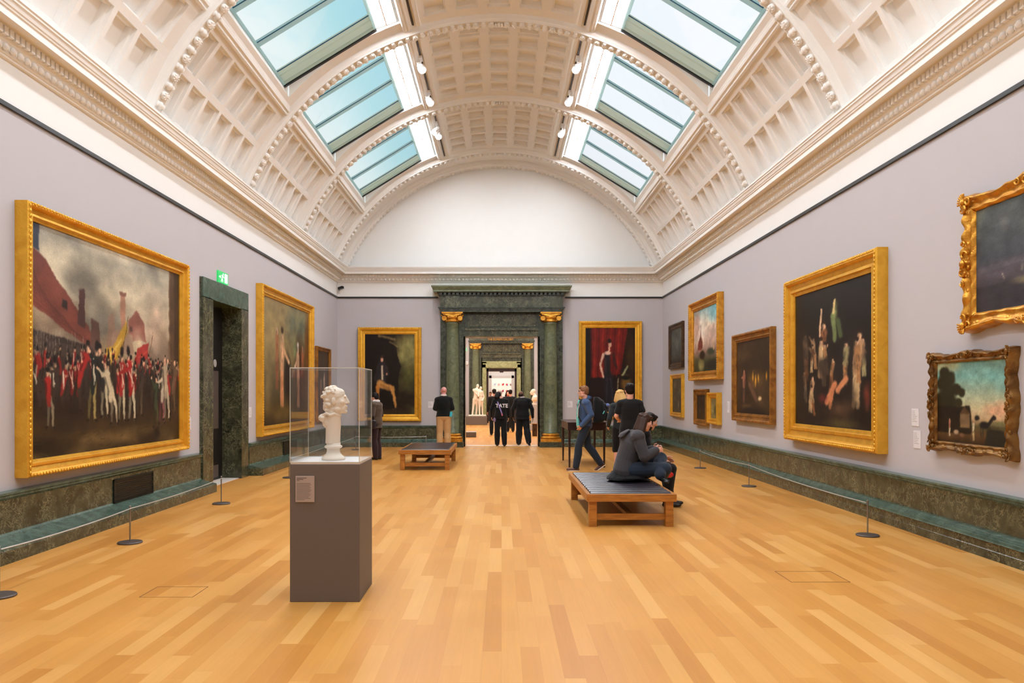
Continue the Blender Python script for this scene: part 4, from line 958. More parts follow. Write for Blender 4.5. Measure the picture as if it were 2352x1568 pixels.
# wall labels
def wlabel(loc,rz,w,h,lab,mat='label'):
    t=empty('wall_label',loc,rz,label=lab,cat='wall label',group='white caption cards')
    q=MB(); q.box(-w/2,w/2,-.006,0,-h/2,h/2); q.build('card',M[mat],t)
    q=MB(); n=int(h/.022)
    for k in range(n-2):
        z=h/2-.03-k*.02; ln=w*(.5 if k<2 else .8-.12*((k*7)%3)); q.box(-w/2+.015,-w/2+.015+ln-.02,-.0068,-.0055,z-.003,z+.003)
    q.build('printed_text',M['greystone'] if mat=='label' else M['ink'],t)
wlabel((XL,12.2,1.12),LROT,.13,.2,'small white caption card between the largest painting and the green door frame')
wlabel((XL,15.15,1.22),LROT,.15,.2,'small white caption card between the green door frame and the tall painting')
wlabel((-2.12,YF,1.25),0,.15,.19,'white caption card on the end wall left of the bald visitor')
wlabel((2.05,YF,1.26),0,.15,.19,'white caption card on the end wall right of the marble doorway')
wlabel((XR,16.45,1.30),RROT,.16,.24,'white caption card left of the square dark brown painting')
wlabel((XR,9.02,1.315),RROT,.155,.205,'upper white caption card left of the brown carved frame')
wlabel((XR,8.98,1.06),RROT,.155,.205,'lower white caption card left of the brown carved frame')
# security camera in the corner
cc=empty('security_camera',(-4.80,YF,4.70),label='tiny black and white security camera on the white frieze in the far left corner',cat='camera')
q=MB(); q.box(-.07,-.03,-.05,0,-.12,-.04); q.tube([(-.05,-.03,-.07),(-.0,-.12,-.02)],.012,6); q.build('bracket',M['white'],cc)
q=MB(); q.beam((-.05,-.12,.0),(.10,-.22,.03),.07,.07); q.build('camera_body',M['black'],cc)
q=MB(); q.beam((-.07,-.10,.04),(.10,-.22,.075),.09,.012); q.build('sun_hood',M['white'],cc)
# ------------------------------------------------------------------ rooms beyond the doorway
wall_grid('wall_left.001',[(-6.3,-6.0,23.75,41,0,6)],M['wall']); wall_grid('wall_right.001',[(6.0,6.3,23.75,41,0,6)],M['wall'])
wall_grid('wall_front.001',[(-6,-4.9,YF+.4,23.75,0,6),(4.8,6,YF+.4,23.75,0,6),(-6,6,YF+.5,23.75,5.6,6)],M['wall'])
wall_grid('wall_end.001',[(-6,-1.02,41,41.5,0,6),(1.02,6,41,41.5,0,6),(-1.02,1.02,41,41.5,3.24,6)],M['wall'])
q=MB(); q.box(-6.3,6.3,23.6,41.5,6,6.2); struct(q,'ceiling.020',M['cream'])
p2=portal('door_3',41,.94,True); p2.scale=(1,1,1.12)
q=MB()
for sg in (-1,1):
    xs=sorted((sg*.80,sg*1.03)); q.box(xs[0],xs[1],40.90,41.1,0,3.24); xs=sorted((sg*.84,sg*.99)); q.box(xs[0],xs[1],40.87,40.9,0,3.1)
q.box(-1.03,1.03,40.90,41.1,2.90,3.27); q.box(-.99,.99,40.87,40.9,2.94,3.16); struct(q,'trim_11',M['marble_yl'])
q=MB()
for sg in (-1,1):
    xs=sorted((sg*.70,sg*.80)); q.box(xs[0],xs[1],41.1,41.6,0,2.9)
q.box(-.8,.8,41.1,41.6,2.74,2.9); q.box(-.1,.1,41.05,41.1,2.68,2.8); struct(q,'trim_12',M['darkwood'])
q=MB(); q.box(-1.06,1.06,40.92,41.1,3.27,3.6); struct(q,'trim_15',M['marble_dk'])
wall_grid('wall_left.002',[(-4,-3.8,41.5,60,0,4.5)],M['white']); wall_grid('wall_right.002',[(3.8,4,41.5,60,0,4.5)],M['white'])
wall_grid('wall_end.002',[(-4,-.64,50,50.4,0,4.5),(.64,4,50,50.4,0,4.5),(-.64,.64,50,50.4,2.55,4.5)],M['cream'])
q=MB()
for sg in (-1,1):
    xs=sorted((sg*.64,sg*.80)); q.box(xs[0],xs[1],49.94,50,0,2.72)
q.box(-.8,.8,49.94,50,2.55,2.72); struct(q,'trim_13',M['white'])
wall_grid('wall_end.003',[(-4,4,60,60.3,0,4.5)],M['white'])
wall_grid('wall_front.002',[(-4,-1.0,41.45,41.6,0,4.5),(1.0,4,41.45,41.6,0,4.5),(-4,4,41.45,41.6,3.2,4.5)],M['white'])
q=MB(); q.box(-4,4,41.4,60.3,4.5,4.7); struct(q,'ceiling.021',M['white'])
# lay lights in those ceilings
for nm,X0,X1,Y0,Y1,Z,st in (('a',-3.4,-1.4,25,40,5.98,5.5),('b',1.4,3.4,25,40,5.98,5.5),('c',-1.2,1.2,42.5,49,4.48,3.2),('d',-1.5,1.5,51,59,4.48,4.5)):
    mt=emat('laylight_'+nm,(1,.95,.88) if nm in 'ab' else (1,.99,.97),st)
    q=MB(); q.box(X0,X1,Y0,Y1,Z-.02,Z); struct(q,'window_%d'%(21+ord(nm)-97),mt)
cols=[[(150,180,210),(200,150,150),(214,40,50),(220,40,40),(90,40,60)],[(120,150,190),(190,190,190),(120,30,60),(210,40,40),(180,200,190)]]
rs=random.Random(2)
for r_ in range(2):
    for c_ in range(5):
        x=-.50+c_*.31-.02; z=2.24-r_*.50
        a=Art(10,12,(236,234,230),r_*5+c_); a.blob(.5,.5,.45,.4,cols[r_][c_],.4); a.blob(rs.random(),rs.random(),.3,.25,(60,90,170) if (r_,c_)==(0,3) else cols[(r_+1)%2][c_],.5)
        t=empty('small_print',(x,60,z),label='small bright print on the farthest white wall, %s row, %s'%(('upper','lower')[r_],('first from the left','second from the left','in the middle','second from the right','at the right end')[c_]),cat='print',group='prints on the farthest white wall')
        q=MB(); rails([(0,0),(0,.02),(.012,.022),(.015,.01)],.22,.26,q,-.13); q.build('frame',M['white'],t); a.canvas('print_sheet',.2,.24,-.01,t,-.1,-.12)
# grey wall fittings of the next room
ex2=empty('exit_sign',(-1.95,40.99,3.90),label='tiny glowing green sign on the grey wall of the next room',cat='exit sign'); q=MB(); q.box(-.09,.09,-.04,0,-.07,.07); q.build('sign_case',emat('exit_glow',S(60,235,130),2.5),ex2); q=MB(); q.box(-.05,.05,-.045,-.039,-.03,.03); q.build('pictogram',ew,ex2)
wb=empty('alarm_box',(-1.84,40.99,3.18),label='tiny white alarm box under the green sign in the next room',cat='alarm box'); q=MB(); q.bbox(-.07,.07,-.05,0,-.08,.08); q.build('case',M['spotwhite'],wb); q=MB(); q.box(-.03,.03,-.056,-.049,-.02,.02); q.build('grille',M['greystone'],wb)
# ------------------------------------------------------------------ benches
def bench(loc, wd, ln, ht, label, striped):
    t=empty('museum_bench',loc,label=label,cat='bench'); w=wd/2
    lw=.095; ap=.09
    q=MB()
    q.bbox(-w,w,0,.05,ht-ap,ht,.003); q.bbox(-w,w,ln-.05,ln,ht-ap,ht,.003); q.bbox(-w,-w+.05,.05,ln-.05,ht-ap,ht,.003); q.bbox(w-.05,w,.05,ln-.05,ht-ap,ht,.003)
    q.build('apron',M['bench'],t)
    for x in (-w+.03,w-.03-lw):
        for y in (.04,ln-.04-lw):
            q=MB(); q.bbox(x,x+lw,y,y+lw,0,ht-ap,.004); q.build('leg',M['bench'],t)
    for y in (.09,ln-.12):
        q=MB(); q.box(-w+.1,w-.1,y,y+.035,.075,.15); q.build('cross_rail',M['bench'],t)
    q=MB(); q.box(-.04,.04,.12,ln-.12,.10,.15); q.build('centre_rail',M['bench'],t)
    s=MB(); n=13 if striped else 1
    y0,y1=.055,ln-.055
    if striped:
        s.box(-w+.05,w-.05,y0,y1,ht-.05,ht-.012)
        st=(y1-y0)/n
        for k in range(n):
            a=y0+k*st+.012; b=y0+(k+1)*st-.012; m=(a+b)/2
            prof=[(a,ht-.02),(a+.012,ht+.004),(a+.045,ht+.016),(m,ht+.02),(b-.045,ht+.016),(b-.012,ht+.004),(b,ht-.02)]
            vs=[(x,y,z) for x in (-w+.055,w-.055) for y,z in prof]; L_=len(prof)
            s.add(vs,[(i,i+1,L_+i+1,L_+i) for i in range(L_-1)]+[tuple(range(L_-1,-1,-1)),tuple(range(L_,2*L_))])
    else:
        s.bbox(-w+.052,w-.052,y0,y1,ht-.05,ht+.012,.01)
        for k in range(1,13): s.box(-w+.06,w-.06,y0+k*(y1-y0)/13-.002,y0+k*(y1-y0)/13+.002,ht+.010,ht+.0135)
    s.build('upholstered_seat',M['leather'],t)
    return t
bench((1.55,9.22,0),1.07,2.5,.395,'oak bench with a ribbed dark leather seat, two people sitting on it',True)
bench((-1.59,16.0,0),1.08,2.3,.42,'oak bench with a dark leather seat, empty, near the bald visitor and the doorway',False)
# display desk
t=empty('display_desk',(1.83,16.6,0),label='dark mahogany display desk on four thin legs behind the walking man',cat='desk'); 
q=MB(); q.bbox(-.41,.41,0,1.78,.80,.955,.004); q.build('case_box',M['darkwood'],t)
q=MB(); q.bbox(-.42,.42,-.01,1.79,.955,.975,.004); q.build('lid',M['darkwood'],t)
for x in (-.40,.345):
    for y in (.01,1.72):
        q=MB(); x2=x+.055; y2=y+.055
        q.add([(x,y,.8),(x2,y,.8),(x2,y2,.8),(x,y2,.8),(x+.01,y+.01,0),(x2-.01,y+.01,0),(x2-.01,y2-.01,0),(x+.01,y2-.01,0)],[(0,1,2,3),(7,6,5,4),(0,4,5,1),(1,5,6,2),(2,6,7,3),(3,7,4,0)]); q.build('leg',M['darkwood'],t)
# ------------------------------------------------------------------ plinth, glass cover, bust
PX0,PX1,PY0,PY1,PZ=-1.62,-1.085,5.93,6.49,1.062
t=empty('display_plinth',((PX0+PX1)/2,PY0,0),label='tall grey box plinth carrying the marble head under glass',cat='plinth'); hw=(PX1-PX0)/2; dp_=PY1-PY0
q=MB(); q.bbox(-hw,hw,0,dp_,0,PZ-.008,.003); q.build('plinth_body',M['plinth'],t)
q=MB(); q.box(-hw+.004,hw-.004,.004,dp_-.004,PZ-.0075,PZ+.004); q.build('top_board',M['white'],t)
q=MB(); q.bbox(-hw+.045,-hw+.19,-.009,-.001,.765,.965,.002); lb=q.build('caption_card',M['plabel'],t)
q=MB()
for k,(ln_,wt) in enumerate([(.075,.004),(.05,.004),(.02,.003),(0,0)]+[(.105,.0022),(.11,.0022),(.098,.0022),(.108,.0022),(.10,.0022),(.112,.0022),(.104,.0022),(.095,.0022),(.11,.0022),(.102,.0022),(.09,.0022),(.107,.0022),(.06,.0022)]):
    if ln_: z=.952-k*.0105; q.box(-hw+.055,-hw+.055+ln_,-.0098,-.009,z-wt,z)
q.build('printed_text',M['ink'],lb)
t=empty('glass_cover',((PX0+PX1)/2,PY0,PZ+.005),label='clear glass cover standing on the grey plinth around the marble head',cat='glass cover'); gh=.725
gw=.006
for nm,b in (('glass_panel',(-hw+.003,hw-.003,.003,.003+gw,0,gh-gw)),('glass_panel',(-hw+.003,hw-.003,dp_-.003-gw,dp_-.003,0,gh-gw)),('glass_panel',(-hw+.003,-hw+.003+gw,.003+gw,dp_-.003-gw,0,gh-gw)),('glass_panel',(hw-.003-gw,hw-.003,.003+gw,dp_-.003-gw,0,gh-gw)),('glass_top',(-hw+.003,hw-.003,.003,dp_-.003,gh-gw,gh))):
    q=MB(); q.box(*b); q.build(nm,M['glass'],t)
q=MB(); e_=.0035
for x in (-hw,hw):
    for y in (.0,dp_): q.box(x-e_+.003*(1 if x<0 else -1),x+e_*.3+.003*(1 if x<0 else -1),y-e_*.3,y+e_*.7,0,gh)
for z in (0.002,gh):
    for y in (.002,dp_-.002): q.box(-hw,hw,y-.002,y+.002,z-.003,z+.003)
    for x in (-hw+.002,hw-.002): q.box(x-.002,x+.002,.0,dp_,z-.003,z+.003)
q.build('polished_edge',M['gedge'],t)
# ------------------------------------------------------------------ barrier posts and wires
def post(x,y,lab,h=.385):
    t=empty('barrier_post',(x,y,0),label=lab,cat='barrier post',group='low steel barrier posts')
    q=MB(); q.lathe([(.12,0),(.125,.004),(.125,.012),(.118,.018),(.02,.020)],n=28); q.build('base_disc',M['disc'],t,smooth=False)
    q=MB(); q.tube([(0,0,.018),(0,0,h)],.0085,10); q.lathe([(.0085,h),(.011,h+.002),(.011,h+.012),(.006,h+.016)],n=10); q.build('pole',M['steel'],t)
LPo=[(-3.95,6.09),(-3.96,8.26),(-4.04,11.17)]; LP2=[(-4.0,14.6),(-4.05,18.2),(-4.1,21.8),(-2.13,21.85)]
RPo=[(4.10,8.68),(4.23,13.25),(4.22,16.46)]
for (x,y),l in zip(LPo,('low steel post with a round base cut by the left photo edge','low steel post on a round base before the largest painting','low steel post on a round base before the side door')): post(x,y,l)
for (x,y),l in zip(LP2,('low steel post mostly hidden behind the grey plinth','low steel post along the left wall behind the glass case','low steel post in the far left corner','low thin post before the end wall, left of the bald visitor')): post(x,y,l)
for (x,y),l in zip(RPo,('low steel post before the large dark painting, nearest of the right wall','middle one of the three low posts along the right wall','farthest of the three low posts along the right wall')): post(x,y,l)
def wire(pts,lab,sag=.02,ox=0,oy=0):
    q=MB(); P=[]; pts=[(a+ox,b+oy) for a,b in pts]
    for (x0,y0),(x1,y1) in zip(pts[:-1],pts[1:]):
        for k in range(9): s_=k/8; P.append((x0+(x1-x0)*s_,y0+(y1-y0)*s_,.372-sag*4*s_*(1-s_)))
    q.tube(P,.0055,6); tag(q.build('barrier_wire',M['wire']),lab,'barrier wire',group='thin barrier wires')
wire(LPo,'thin pale wire strung between the posts before the largest painting',.02,.016); wire(LP2,'thin wire strung round the far left corner behind the glass case',.02,.016,-.016); wire(RPo,'thin pale wire strung between the three posts along the right wall',.03,-.016)
# floor access hatches
q=MB()
def hatch(x0,x1,y0,y1,s_):
    q.box(x0,x1,y0,y0+.004,0,.0012); q.box(x0,x1,y1-.004,y1,0,.0012)
    q.box(x0,x0+.004,y0,y1,0,.0012); q.box(x1-.004,x1,y0,y1,0,.0012)
hatch(-2.84,-2.42,6.07,6.40,0); hatch(2.45,2.95,6.55,6.95,0); struct(q,'trim_14',M['sidewood'])
q=MB(); q.beam((-4.62,12.55,.002),(-4.0,12.55,.002),.02,.002); 
# ------------------------------------------------------------------ people and statues
def fabric(name,c,rough=.85,sheen=.15): return pmat(name,c,rough,noise=.12,nscale=9,bump=.25,bscale=35,sheen=sheen,spec=.2)
def head_into(mb, C, R, F, U, s=1.0, neck=None, nr=.055, nose=1, brow=1):
    Mx=Matrix((R,F,U)).transposed()
    E=lambda r,f,u,a,b,c,nu=14,nv=10: mb.ell(C+R*r*s+F*f*s+U*u*s,(a*s,b*s,c*s),Mx,nu,nv)
    E(0,-.016,.032,.074,.094,.082); E(0,.018,-.02,.064,.074,.090); E(0,.044,-.068,.047,.048,.046); E(0,.066,-.094,.024,.024,.018)
    for g in (-1,1):
        E(g*.034,.060,-.018,.026,.024,.026,8,6); E(g*.074,-.002,-.010,.011,.019,.031,8,6); E(g*.042,.012,-.075,.026,.045,.028,8,6)
        if brow: E(g*.030,.074,.027,.024,.012,.008,8,6)
    E(0,.080,.028,.030,.014,.012,8,6)
    mb.limb(C+(F*.080+U*.026)*s,.010*s,C+(F*(.104+.006*nose)-U*.022)*s,.0125*s,10)
    for g in (-1,1): E(g*.011,.096,-.026,.008,.010,.007,8,5)
    E(0,.086,-.048,.023,.011,.006,8,5); E(0,.083,-.060,.019,.011,.007,8,5)
    if neck is not None: mb.limb(C-U*.055*s-F*.02*s,nr*s,neck,nr*1.1*s,14)
def hand_into(mb, W, D, N, side, curl=.5, s=1.0):
    # W wrist, D direction to the fingertips, N palm normal, side = direction of the thumb
    D=D.normalized(); T=(side-D*side.dot(D)).normalized(); N=D.cross(T)*(1 if D.cross(T).dot(N)>0 else -1)
    Mx=Matrix((T,D,N)).transposed()
    mb.ell(W+D*.045*s,(.040*s,.052*s,.016*s),Mx,12,8)
    for k,(o,l) in enumerate(((.028,.072),(.010,.080),(-.009,.074),(-.027,.058))):
        b=W+D*.085*s+T*o*s; d1=(D*math.cos(curl*.6)+N*math.sin(curl*.6)); d2=(D*math.cos(curl*1.6)+N*math.sin(curl*1.6))
        m=b+d1*l*.5*s; mb.limb(b-D*.01,.0095*s,m,.0085*s,8); mb.limb(m,.0085*s,m+d2*l*.5*s,.007*s,8)
    b=W+D*.02*s+T*.034*s; m=b+(D*.6+T*.7).normalized()*.035*s; mb.limb(b,.012*s,m,.010*s,8); mb.limb(m,.010*s,m+(D*.85+T*.25+N*.3).normalized()*.032*s,.008*s,8)
BASE=dict(pelvis=(0,0,.93),waist=(0,0,1.08),chest=(0,.0,1.28),neck=(0,-.01,1.47),head=(0,.015,1.62),
 sL=(-.180,0,1.37),sR=(.180,0,1.37),eL=(-.235,-.03,1.13),eR=(.235,-.03,1.13),wL=(-.245,.06,.88),wR=(.245,.06,.88),
 hL=(-.09,0,.90),hR=(.09,0,.90),kL=(-.10,.02,.49),kR=(.10,.02,.49),aL=(-.105,-.02,.085),aR=(.105,-.02,.085),fL=(-.02,1,0),fR=(.02,1,0))
def person(name, loc, rz, label, st, pose={}, sc_=1.0, vox=.008):
    P={k:V(v) for k,v in BASE.items()}
    for k,v in pose.items():
        if k in P: P[k]=V(v)
    t=empty('person',loc,rz,label=label,cat='person')
    g=st.get('girth',1.0); 
    yaw=pose.get('yaw',0); pit=pose.get('pitch',0); roll=pose.get('roll',0)
    HM=Matrix.Rotation(yaw,3,'Z')@Matrix.Rotation(pit,3,'X')@Matrix.Rotation(roll,3,'Y')
    hR,hF,hU=HM@V((1,0,0)),HM@V((0,1,0)),HM@V((0,0,1)); C=P['head']
    shv=(P['sR']-P['sL']).normalized(); hpv=(P['hR']-P['hL']).normalized()
    hs=st.get('head',1.0)
    def torso(mb, grow, top=.0, bottom=None, flare=0):
        pts=[P['pelvis']-(P['waist']-P['pelvis']).normalized()*.07,P['pelvis'],P['waist'],P['chest'],P['chest']+(P['neck']-P['chest'])*.55,P['chest']+(P['neck']-P['chest'])*.86]
        rx=[.15,.165,.14,.16,.150,.075]; ry=[.10,.118,.10,.118,.100,.065]
        if bottom is not None:
            pts=[bottom]+pts; rx=[.17+flare]+rx; ry=[.12+flare]+ry
        rings=[]; m=len(pts)
        for i in range(m):
            ax=(pts[min(i+1,m-1)]-pts[max(i-1,0)]).normalized(); tt=i/(m-1); r=(hpv*(1-tt)+shv*tt); r=(r-ax*r.dot(ax)).normalized(); f=ax.cross(r)
            rings.append((pts[i],r*(rx[i]*g+grow),f*(ry[i]*g+grow)))
        mb.loft(rings,20)
        for k in 'LR': mb.limb(P['chest']+(P['neck']-P['chest'])*.55,.075*g+grow,P['s'+k],.058*g+grow,12)
    def arm(mb,k,grow,upto=1.0):
        s,e,w=P['s'+k],P['e'+k],P['w'+k]
        if upto<1: mb.limb(s,.052*g+grow,s.lerp(e,upto),.046*g+grow*1.3,12); return
        mb.limb(s,.052*g+grow,e,.040*g+grow,12); mb.limb(e,.041*g+grow,w.lerp(e,.04),.027+grow,12)
    def leg(mb,k,grow,upto=1.0,boot=0,wide=0):
        h,kn,an=P['h'+k],P['k'+k],P['a'+k]
        mb.limb(h,.088*g+grow,kn,.058*g+grow+wide*.5,14)
        if upto<=0: return
        q=kn.lerp(an,.35); d_=(an-kn).normalized(); back=V((0,-1,0)); back=back-d_*back.dot(d_)
        mb.limb(kn,.056*g+grow+wide*.5,q+back*.012,.055*g+grow+wide,12); mb.limb(q+back*.012,.055*g+grow+wide,kn.lerp(an,upto),(.036 if upto>.9 else .045)+grow*1.2+wide,12)
    # body
    b=MB(); torso(b,0); head_into(b,C,hR,hF,hU,hs,P['neck'])
    for k in 'LR':
        arm(b,k,0); leg(b,k,0)
        s,e,w=P['s'+k],P['e'+k],P['w'+k]; D=V(pose.get('hd'+k,(w-e).normalized())); sd=V(pose.get('th'+k,(0,1,0))); nn=V(pose.get('pn'+k,((1,0,0) if k=='L' else (-1,0,0))))
        if not pose.get('hide'+k): hand_into(b,w,D,nn,sd,pose.get('curl'+k,.5))
        b.limb(w.lerp(e,.1),.026,w+D.normalized()*.02,.025,10)
        an=P['a'+k]; f=P['f'+k].normalized(); b.limb(an,.030,an+f*.05-V((0,0,.03)) if f.z>-.3 else an+f*.04,.018,10)
    b.build('body',st.get('skin',M['skin']),t,voxel=vox*.75,sm=2)
    e=MB(); ed=MB()
    for s_ in (-1,1):
        e.ell(C+(hR*s_*.030+hF*.0775+hU*.008)*hs,(.0125*hs,)*3,None,10,7); ed.ell(C+(hR*s_*.030+hF*.0872+hU*.008)*hs,(.0055*hs,)*3,None,8,5)
    e.build('eye',M['white'],t,smooth=True); ed.build('iris',M['black'],t,smooth=True)
    if 'brows' in st or True:
        q=MB()
        for s_ in (-1,1): q.tube([C+(hR*s_*x+hF*(.093-abs(x-.03)*.3)+hU*z)*hs for x,z in ((.014,.030),(.028,.035),(.046,.030))],.0035*hs,5)
        q.build('eyebrow',st.get('hairmat') or M['sidewood'],t)
    # clothes
    if 'legs' in st:
        q=MB(); up=st.get('legup',1.0); gr=st.get('leggrow',.016)
        for k in 'LR': leg(q,k,gr,up,wide=st.get('wide',.012))
        pv=P['pelvis']; ax=(P['waist']-pv).normalized()
        q.loft([(pv-ax*.10,hpv*(.15*g),hpv.cross(ax)*-.10*g),(pv-ax*.03,hpv*(.17*g+gr),hpv.cross(ax)*-(.118*g+gr)),(pv+ax*.10,hpv*(.15*g+gr),hpv.cross(ax)*-(.108*g+gr)),(pv+ax*.13,hpv*(.145*g+gr),hpv.cross(ax)*-(.105*g+gr))],20)
        q.build('trousers' if up>.6 else 'shorts',st['legs'],t,voxel=vox,sm=3)
    q=MB(); bot=pose.get('hem'); torso(q,st.get('topgrow',.02),bottom=V(bot) if bot else None,flare=st.get('flare',0))
    for k in 'LR': arm(q,k,st.get('slgrow',.016),st.get('sleeve',1.0))
    q.build(st.get('topname','jacket'),st['top'],t,voxel=vox,sm=4)
    if st.get('collar'):
        q=MB(); nk=P['neck']; up=(C-nk).normalized()
        for a0 in range(14):
            a1=a0*2*PI/14; q.ell(nk+up*.015+V((math.cos(a1)*.066,math.sin(a1)*.062,.004)),(.02,.02,.024),None,8,5)
        q.build('collar',st['collar'],t,voxel=vox*.7,sm=2)
    for k in 'LR':
        an=P['a'+k]; f=P['f'+k].normalized(); q=MB(); dn=V(pose.get('dn'+k,(0,0,-1))).normalized(); r=f.cross(dn).normalized(); base=an+dn*.052
        Mx=Matrix((r,f,-dn)).transposed()
        q.ell(base-f*.03,(.036,.045,.038),Mx); q.limb(base-f*.03-dn*.008,.036,base+f*.13+dn*.004,.030,10,(1.25,1),r); q.ell(base+f*.15+dn*.004,(.044,.05,.028),Mx); q.ell(an,(.044,.048,.032),Mx)
        sh=q.build('shoe',st.get('shoe',M['black']),t,voxel=vox,sm=3)
        if st.get('sole'):
            q=MB(); q.loft([(base+dn*.028-f*.0,r*.038,f*.0+f*.06),(base+dn*.036,r*.038,f*.06)],14); q=MB()
            pts=[(base+dn*z_+f*(.06+.125*math.cos(a))+r*(.042*math.sin(a))) for z_ in (.020,.036) for a in [2*PI*i/20 for i in range(20)]]
            q.add(pts,[tuple(range(19,-1,-1)),tuple(range(20,40))]+[(i,(i+1)%20,20+(i+1)%20,20+i) for i in range(20)]); so=q.build('sole',st['sole'],sh)
    # hair
    h=st.get('hair')
    if h:
        q=MB(); Mx=Matrix((hR,hF,hU)).transposed()
        E=lambda r,f,u,a,b,c: q.ell(C+(hR*r+hF*f+hU*u)*hs,(a*hs,b*hs,c*hs),Mx,14,10)
        if h=='rim':
            E(0,-.05,.0,.078,.062,.050)
        else:
            E(0,-.020,.040,.081,.098,.082); E(0,-.050,-.005,.077,.064,.075)
            for k in range(14):
                a_=rs.uniform(0,6.28); z_=rs.uniform(.3,1); w_=math.sqrt(1-z_*z_); E(math.cos(a_)*.070*w_,-.02+math.sin(a_)*.086*w_,.04+.070*z_,.022,.024,.018)
            E(0,.050,.085,.058,.034,.026)
            for s_ in (-1,1): E(s_*.070,-.010,.03,.016,.045,.045)
        if h=='long':
            L_=st.get('hairlen',.32); bk=V(pose.get('hairdir',(0,-.25,-1))).normalized()
            for k in range(9):
                a_=(k-4)*.36; st0=C+(hR*math.sin(a_)*.07+hF*(-math.cos(a_)*.075-.005)+hU*.02)*hs
                mid=st0+bk*L_*.5+hR*math.sin(a_)*.02; q.limb(st0,.038,mid+hR*math.sin(a_)*.03,.040,10); q.limb(mid+hR*math.sin(a_)*.03,.040,st0+bk*L_*rs.uniform(.9,1.05),.018,10)
        q.build('hair',st['hairmat'],t,voxel=vox*.8,sm=2)
    t.scale=(sc_,)*3
    return t,P,(C,hR,hF,hU)
F_=fabric
blackcloth=F_('black_cloth',S(22,22,24)); suit=F_('black_suit',S(20,20,22),.7); khaki=F_('khaki_cotton',S(198,160,112)); sweater=F_('black_wool',S(18,20,20),.95)
denim=F_('dark_denim',S(38,48,62)); blue=F_('blue_jacket_cloth',S(62,84,122)); teal=F_('teal_cotton',S(110,200,196)); grey=F_('charcoal_jersey',S(66,64,68)); browncl=F_('brown_jacket_cloth',S(84,68,56)); aub=F_('dark_plum_cloth',S(50,34,38))
hb=F_('brown_hair',S(62,42,34),.5,.0); hd=F_('dark_hair',S(28,20,20),.45,0); hbl=F_('blond_hair',S(220,176,110),.5,0); hgb=F_('light_brown_hair',S(132,92,62),.5,0); hgr=F_('grey_hair',S(150,140,134),.6,0)
redsole=pmat('red_sole',S(206,44,48),.5); brshoe=pmat('brown_leather',S(84,48,36),.45); whitecl=F_('white_cotton',S(232,230,232)); pink=pmat('pink_skin',S(226,158,150),.45)
# bald visitor before the doorway
t,P,H=person('p',(-1.59,21.3,0),R_(8),'bald person in a black sweater and khaki trousers left of the marble doorway',dict(top=sweater,topname='sweater',legs=khaki,collar=whitecl,shoe=M['black'],skin=pink,hair=None,girth=1.12,wide=.014),
 dict(sL=(-.165,0,1.365),sR=(.165,0,1.365),eL=(-.235,-.03,1.14),eR=(.235,-.03,1.14),wL=(-.13,.2,1.08),wR=(.13,.2,1.08),hdL=(.8,.5,0),hdR=(-.8,.5,0),yaw=.25,head=(0,.02,1.60),hem=(0,0,.93)),1.03,.010)
q=MB(); q.bbox(-.035,.035,-.012,.012,-.07,.06,.004); o=q.build('pocket_leaflet',pmat('blue_leaflet',S(60,190,214),.6),t); o.location=(.185,-.115,.99); o.rotation_euler=(0,.15,.5)
# walking man
t,P,H=person('p',(1.73,16.0,0),R_(90),'person in glasses, blue jacket, teal shirt and jeans walking past the desk',dict(top=blue,topname='jacket',legs=denim,shoe=brshoe,sole=M['white'],hair='short',hairmat=hgb,girth=1.0,topgrow=.028,slgrow=.024),
 dict(aL=(-.08,.20,.085),kL=(-.09,.15,.50),aR=(.08,-.32,.14),kR=(.09,-.06,.50),fR=(0,.80,-.55),dnR=(0,-.55,-.8),fL=(0,1,0),eL=(-.25,-.09,1.14),wL=(-.20,.10,.92),eR=(.25,-.06,1.14),wR=(.2,.10,.90),hideR=1,hideL=0,hem=(0,0,.86),neck=(0,.0,1.46),head=(0,.04,1.61),hdL=(.5,.4,-.7),pitch=0),1.01,.008)
q=MB(); q.loft([((0,.128,1.44),V((.055,0,0)),V((0,.02,0))),((0,.150,1.30),V((.075,0,0)),V((0,.022,0))),((0,.155,1.10),V((.09,0,0)),V((0,.03,0))),((0,.150,.92),V((.10,0,0)),V((0,.035,0))),((0,.135,.86),V((.06,0,0)),V((0,.03,0)))],14); q.build('shirt',teal,t,smooth=True,voxel=.008)
q=MB()
for s_ in (-1,1): q.tube([(s_*.12,.09,1.46),(s_*.13,.15,1.34),(s_*.14,.16,1.12),(s_*.15,.10,1.0),(s_*.15,-.05,.98)],.016,6)
q.build('backpack_strap',M['black'],t)
q=MB()
q.tube([(-.155,.135,1.38),(-.165,.165,1.25),(-.165,.17,1.10)],.006,6); q.build('zip',M['white'],t)
q=MB(); q.loft([((0,-.22,1.50),V((.12,0,0)),V((0,.05,0))),((0,-.27,1.42),V((.155,0,0)),V((0,.11,0))),((0,-.30,1.25),V((.165,0,0)),V((0,.14,0))),((0,-.29,1.05),V((.165,0,0)),V((0,.13,0))),((0,-.25,.97),V((.13,0,0)),V((0,.09,0)))],18)
q.ell((0,-.43,1.10),(.12,.05,.10)); q.ell((0,-.40,1.30),(.11,.05,.08)); bp=empty('backpack',(1.73,16.0,0),R_(90),label='black backpack worn by the walking person in the blue jacket',cat='backpack'); bp.scale=(1.01,)*3
o=q.build('bag_body',blackcloth,bp,voxel=.009)
q=MB(); q.ell((-.05,-.45,1.33),(.08,.05,.045)); q.ell((.02,-.47,1.27),(.06,.04,.05)); q.build('tucked_jumper',F_('blue_grey_knit',S(92,104,150)),bp,voxel=.009)
q=MB(); q.tube([(-.16,-.34,1.16),(-.165,-.37,1.22)],.012,6); q.build('tag',teal,bp)
